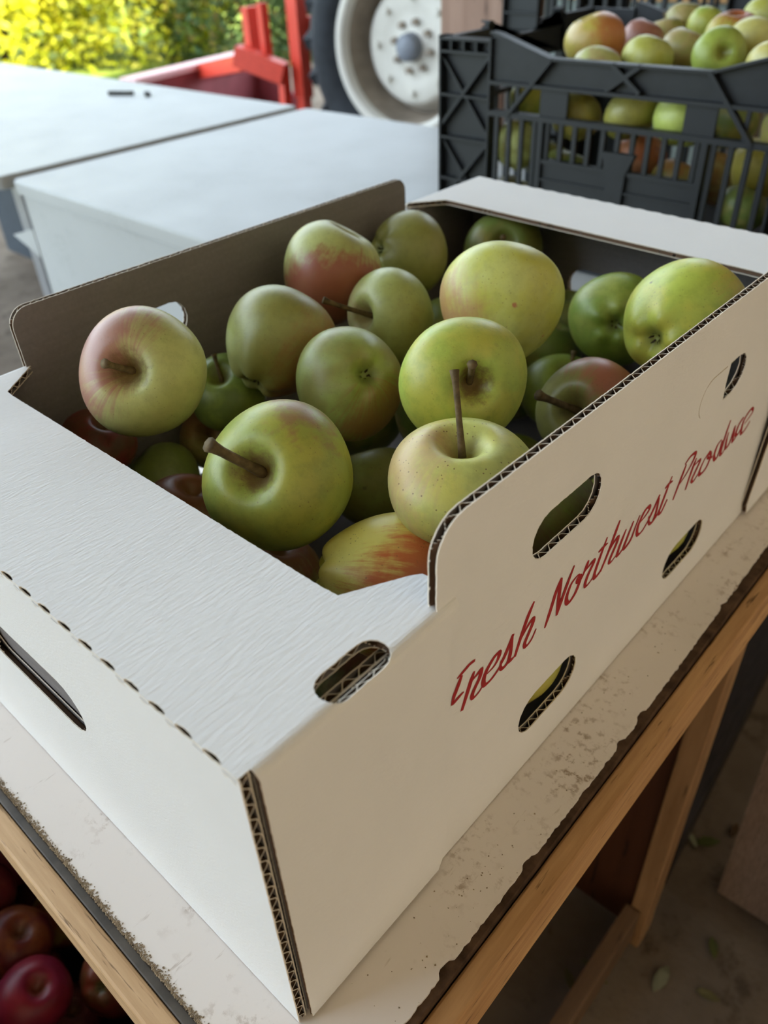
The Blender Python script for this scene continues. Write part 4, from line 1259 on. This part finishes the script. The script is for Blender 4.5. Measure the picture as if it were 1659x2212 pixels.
# ================================================================ tractor
def tractor():
    root = empty('tractor', (-2.0, 3.9, FLOOR_Z))
    tag(root, 'red tractor with big cream-rimmed wheels parked beyond the worktables', 'tractor')
    RUB = plain('tyre_rubber', (0.022, 0.026, 0.032), 0.75, 0.3, 0.3, 12)
    RIM = plain('cream_rim_paint', (0.66, 0.64, 0.58), 0.45, 0.4, 0.08, 6)
    DISH = plain('rim_well_brown', (0.30, 0.25, 0.20), 0.6, 0.3, 0.25, 10)  # darker brown than the rim, shared by the well and the bolts
    RED = plain('red_paint', (0.62, 0.055, 0.030), 0.45, 0.4, 0.15, 8)
    REDD = plain('faded_red_paint', (0.27, 0.065, 0.075), 0.6, 0.3, 0.2, 6)
    GREY = plain('hub_grey', (0.20, 0.22, 0.26), 0.5, 0.4)
    def wheel(c, R, ax):
        c = Vector(c); ax = Vector(ax).normalized()
        k = R / 0.60
        sd = ax.cross(Vector((0, 0, 1))).normalized()
        def rad(a): return sd * math.cos(a) + Vector((0, 0, 1)) * math.sin(a)
        t = lathe('tyre', RUB, [(0.385 * k, 0.00), (0.42 * k, 0.035), (0.50 * k, 0.045), (0.555 * k, 0.01), (0.575 * k, -0.06), (0.575 * k, -0.26), (0.555 * k, -0.33), (0.50 * k, -0.365), (0.42 * k, -0.35), (0.385 * k, -0.32), (0.385 * k, 0.0)], c, ax, root, 64)
        n = 22
        for i in range(n):
            for s in (0, 1):
                a = 2 * math.pi * (i + 0.5 * s) / n
                a2 = a + 0.16
                x0, x1 = ((0.010, -0.165) if s == 0 else (-0.315, -0.155))
                p = c + ax * x0 + rad(a) * 0.568 * k
                q = c + ax * x1 + rad(a2) * 0.588 * k
                beam('tread_lug', RUB, p, q, 0.06 * k, 0.05 * k, t, rad(a))
        rim = lathe('rim', RIM, [(0.392 * k, 0.012), (0.372 * k, 0.022), (0.350 * k, 0.014), (0.342 * k, -0.01), (0.338 * k, -0.03)], c, ax, root, 64)
        lathe('rim_well', DISH, [(0.338 * k, -0.03), (0.325 * k, -0.09), (0.318 * k, -0.18), (0.30 * k, -0.23)], c, ax, rim, 64)
        disc = lathe('wheel_disc', RIM, [(0.315 * k, -0.225), (0.268 * k, -0.13), (0.255 * k, -0.10), (0.235 * k, -0.09), (0.16 * k, -0.10), (0.115 * k, -0.105), (0.07 * k, -0.09), (0.0, -0.09)], c, ax, root, 64)
        lathe('hub_cap', GREY, [(0.062 * k, -0.09), (0.060 * k, -0.04), (0.048 * k, -0.026), (0.0, -0.024)], c, ax, root, 32)
        for i in range(8):
            lathe('wheel_bolt', DISH, [(0.016 * k, -0.11), (0.016 * k, -0.075), (0.0, -0.073)], c + rad(2 * math.pi * i / 8 + 0.2) * 0.105 * k, ax, disc, 8, False)
        for i in range(8):
            lathe('rim_lug', RIM, [(0.016 * k, -0.10), (0.016 * k, -0.075), (0.0, -0.073)], c + rad(2 * math.pi * i / 8) * 0.205 * k, ax, disc, 8, False)
    hz = FLOOR_Z + 0.60
    wheel((-2.727, 3.22, hz), 0.60, (0.12, -0.99, 0))
    wheel((-2.60, 4.75, hz), 0.60, (-0.05, 1, 0))
    wheel((-0.95, 3.45, FLOOR_Z + 0.36), 0.36, (0, -1, 0))
    wheel((-0.95, 4.65, FLOOR_Z + 0.36), 0.36, (0, 1, 0))
    AXM = plain('cast_iron', (0.05, 0.05, 0.055), 0.6, 0.4)
    tube('rear_axle', AXM, [(-2.72, 3.5, hz), (-2.62, 4.45, hz)], 0.09, root, 16)
    tube('front_axle', AXM, [(-0.95, 3.7, -.36), (-0.95, 4.4, -.36)], 0.05, root, 12)
    block('gearbox', AXM, (-3.05, 3.85, -.32), (-1.7, 4.2, 0.05), root, 0.03)
    block('bonnet', RED, (-1.9, 3.78, -.12), (-0.6, 4.27, 0.50), root, 0.06, 3)
    block('seat_pan', AXM, (-2.8, 3.8, 0.24), (-2.35, 4.25, 0.32), root, 0.03)
    block('seat_back', AXM, (-2.86, 3.8, 0.30), (-2.78, 4.25, 0.62), root, 0.03)
    for y0, y1 in ((3.24, 3.58), (4.36, 4.74)):
        V, F = [], []
        for i in range(13):
            a = math.radians(25 + 110 * i / 12)
            for r_ in (0.68, 0.692):
                for y in (y0, y1):
                    V.append((-2.70 + math.cos(a) * r_, y, hz + math.sin(a) * r_))
        for i in range(12):
            b = i * 4
            for p, q in ((0, 1), (1, 3), (3, 2), (2, 0)):
                F.append((b + p, b + q, b + 4 + q, b + 4 + p))
        F += [(0, 1, 3, 2), (48, 50, 51, 49)]
        mesh_obj('fender', V, F, RED, root)
    tube('steering_column', AXM, [(-1.95, 4.02, 0.3), (-2.15, 4.02, 0.66)], 0.02, root, 8)
    lathe('steering_wheel', AXM, [(0.19, 0.0), (0.20, 0.012), (0.19, 0.024), (0.18, 0.012), (0.19, 0.0)], (-2.16, 4.02, 0.66), (-0.5, 0, 0.85), root, 32)
    # lift posts at the back of the tractor, left of the big wheel
    beam('lift_post', RED, (-3.50, 3.27, -0.40), (-3.50, 3.27, 0.62), 0.075, 0.08, root, (1, 0, 0))
    beam('lift_post', RED, (-3.44, 3.20, -0.68), (-3.50, 3.27, -0.36), 0.06, 0.06, root, (1, 0, 0))
    beam('lift_rod', AXM, (-3.575, 3.30, -0.56), (-3.575, 3.30, 0.45), 0.028, 0.030, root, (1, 0, 0))
    beam('lift_arm', AXM, (-3.45, 3.75, -0.42), (-2.95, 3.95, -0.25), 0.05, 0.06, root, (0, 0, 1))
    beam('lift_arm', RED, (-3.50, 3.32, -0.05), (-3.02, 3.92, -0.05), 0.06, 0.06, root, (0, 0, 1))

    # the red scraper bucket
    b = empty('scraper_bucket', (-4.1, 3.0, FLOOR_Z))
    tag(b, 'faded red scraper bucket lying on the ground behind the tractor', 'bucket')
    # curved trough running away to the left, open towards the worktables
    A0, A1 = Vector((-4.40, 2.76, 0)), Vector((-4.66, 3.92, 0))
    d = (A1 - A0).normalized(); nrm = Vector((d.y, -d.x, 0))
    prof = [(0.42, 0.015), (0.20, 0.012), (0.06, 0.05), (0.0, 0.14), (0.0, 0.30), (0.03, 0.385)]
    V, F = [], []
    for P in (A0, A1):
        for o_, z in prof:
            V.append(P + nrm * o_ + Vector((0, 0, FLOOR_Z + z)))
        for o_, z in reversed(prof):
            V.append(P + nrm * (o_ - 0.018) + Vector((0, 0, FLOOR_Z + max(0.0, z - 0.01))))
    n = len(prof) * 2
    for i in range(n):
        j = (i + 1) % n
        F.append((i, j, n + j, n + i))
    F += [tuple(range(n - 1, -1, -1)), tuple(range(n, 2 * n))]
    mesh_obj('bucket_shell', V, F, REDD, b, smooth=False)
    for P, e in ((A0, -1), (A1, 1)):
        pts = [(0.42, 0.0), (0.0, 0.0), (-0.02, 0.39), (0.04, 0.40), (0.30, 0.14)]
        extrude_poly('bucket_end', REDD, pts, (P + Vector((0, 0, FLOOR_Z)), nrm, (0, 0, 1), d * e), 0.02, b)
    beam('top_lip', plain('pink_worn_paint', (0.66, 0.42, 0.42), 0.6, 0.3, 0.15, 6), A0 + nrm * -0.03 + Vector((0, 0, FLOOR_Z + 0.40)), A1 + nrm * -0.03 + Vector((0, 0, FLOOR_Z + 0.40)), 0.13, 0.03, b)
    # mounting arm and plates
    beam('mounting_arm', RED, (-3.78, 3.06, -0.185), (-3.535, 3.18, -0.275), 0.09, 0.10, b, (0, 0, 1))
    beam('mounting_arm', RED, (-4.52, 3.36, -0.35), (-3.74, 3.08, -0.22), 0.07, 0.08, b, (0, 0, 1))
    beam('mounting_plate', RED, (-3.755, 3.17, -0.24), (-3.755, 3.17, 0.03), 0.05, 0.09, b, (0, 1, 0))
    beam('mounting_plate', RED, (-3.655, 3.17, -0.24), (-3.655, 3.17, 0.05), 0.035, 0.05, b, (0, 1, 0))
    beam('mounting_leg', RED, (-3.545, 3.16, -0.68), (-3.545, 3.18, -0.24), 0.045, 0.05, b, (0, 1, 0))

# ================================================================ hedge of shrubs beyond
def shrub(label, cx, cy, r, h, cols, n, seed, size=0.10):
    rnd = random.Random(seed)
    z0 = FLOOR_Z - 0.06
    root = empty('shrub', (cx, cy, z0))
    tag(root, label, 'shrub', 'shrubs of the hedge beyond the tractor')
    mats = []
    for i, c in enumerate(cols):
        m = NT('leaf_%d_%d' % (seed, i), 0.5, 0.3)
        m.color(c)
        tr = m.n('ShaderNodeBsdfTranslucent'); tr.inputs['Color'].default_value = (min(1, c[0] * 1.5), min(1, c[1] * 1.35), c[2] * .6, 1)
        mx = m.n('ShaderNodeMixShader'); mx.inputs[0].default_value = 0.45
        m.l(m.b.outputs[0], mx.inputs[1]); m.l(tr.outputs[0], mx.inputs[2])
        m.l(mx.outputs[0], m.t.nodes['Material Output'].inputs['Surface'])
        mats.append(m.m)
    V, F, mi = [], [], []
    for i in range(n):
        # leaves in a lumpy shell
        a = rnd.uniform(0, 6.283); u = rnd.random() ** 0.8
        z = u * h
        lump = 1 + 0.25 * noise.noise(Vector((math.cos(a) * 2 + cx, math.sin(a) * 2 + cy, z * 2.2)))
        rr = r * lump * (1 - 0.35 * (z / h) ** 2) * rnd.uniform(.35, 1.0) ** 0.4
        c = Vector((cx + rr * math.cos(a), cy + rr * math.sin(a), z0 + z + 0.02))
        d = Vector((rnd.gauss(0, 1), rnd.gauss(0, 1), rnd.gauss(0, .7))).normalized()
        s = d.orthogonal().normalized(); s = Matrix.Rotation(rnd.uniform(0, 6.28), 3, d) @ s
        L = size * rnd.uniform(.6, 1.3)
        b = len(V)
        V += [c - d * L * .5, c + s * L * .3, c + d * L * .5, c - s * L * .3]
        F.append((b, b + 1, b + 2, b + 3)); mi.append(rnd.choice((0, 0, 1, 1, 2)))
    o = mesh_obj('foliage', V, F, mats, root, midx=mi)
    o['kind'] = 'stuff'
    bark = plain('bark_%d' % seed, (0.10, 0.07, 0.05), 0.9, 0.1)
    for i in range(5):
        a = rnd.uniform(0, 6.28); q = r * .6
        tube('branch', bark, [(cx, cy, z0), (cx + math.cos(a) * q * .4, cy + math.sin(a) * q * .4, z0 + h * .4), (cx + math.cos(a) * q, cy + math.sin(a) * q, z0 + h * .85)], [.022, .014, .006], root, 6)

def hedge():
    SUN_LEAF = [(0.58, 0.58, 0.05), (0.76, 0.70, 0.08), (0.42, 0.47, 0.04)]  # yellower leaf colours carry the sunlight at the left end
    SHADE_LEAF = [(0.07, 0.12, 0.045), (0.12, 0.165, 0.06), (0.26, 0.20, 0.07)]  # darker leaf colours stand in for the shaded end of the hedge
    shrub('yellow-green sunlit shrub at the far left of the hedge', -10.6, 3.2, 1.25, 2.3, SUN_LEAF, 9000, 1)
    shrub('brightest yellow-green shrub, second from the left in the hedge', -9.6, 4.5, 1.25, 2.4, SUN_LEAF, 14000, 2)
    shrub('green-and-yellow shrub between the sunlit and the dark part of the hedge', -8.6, 5.5, 1.10, 2.3, [SUN_LEAF[2], (0.42, 0.42, 0.06), SHADE_LEAF[1]], 14000, 3)
    shrub('dark green shrub directly beyond the scraper bucket', -7.6, 6.4, 1.15, 2.4, SHADE_LEAF, 12000, 4)
    shrub('dark green shrub beyond the red lift post', -6.6, 7.4, 1.2, 2.4, SHADE_LEAF, 10000, 5)
    shrub('dark green shrub farthest right in the hedge, behind the tractor', -5.3, 8.4, 1.2, 2.4, SHADE_LEAF, 5000, 6)

produce_box()
box_apples()
fill_apples()
lower_apples()
crate_apples()
red_bin()
floor_things()
table_scraps()
behind()
tractor()
hedge()
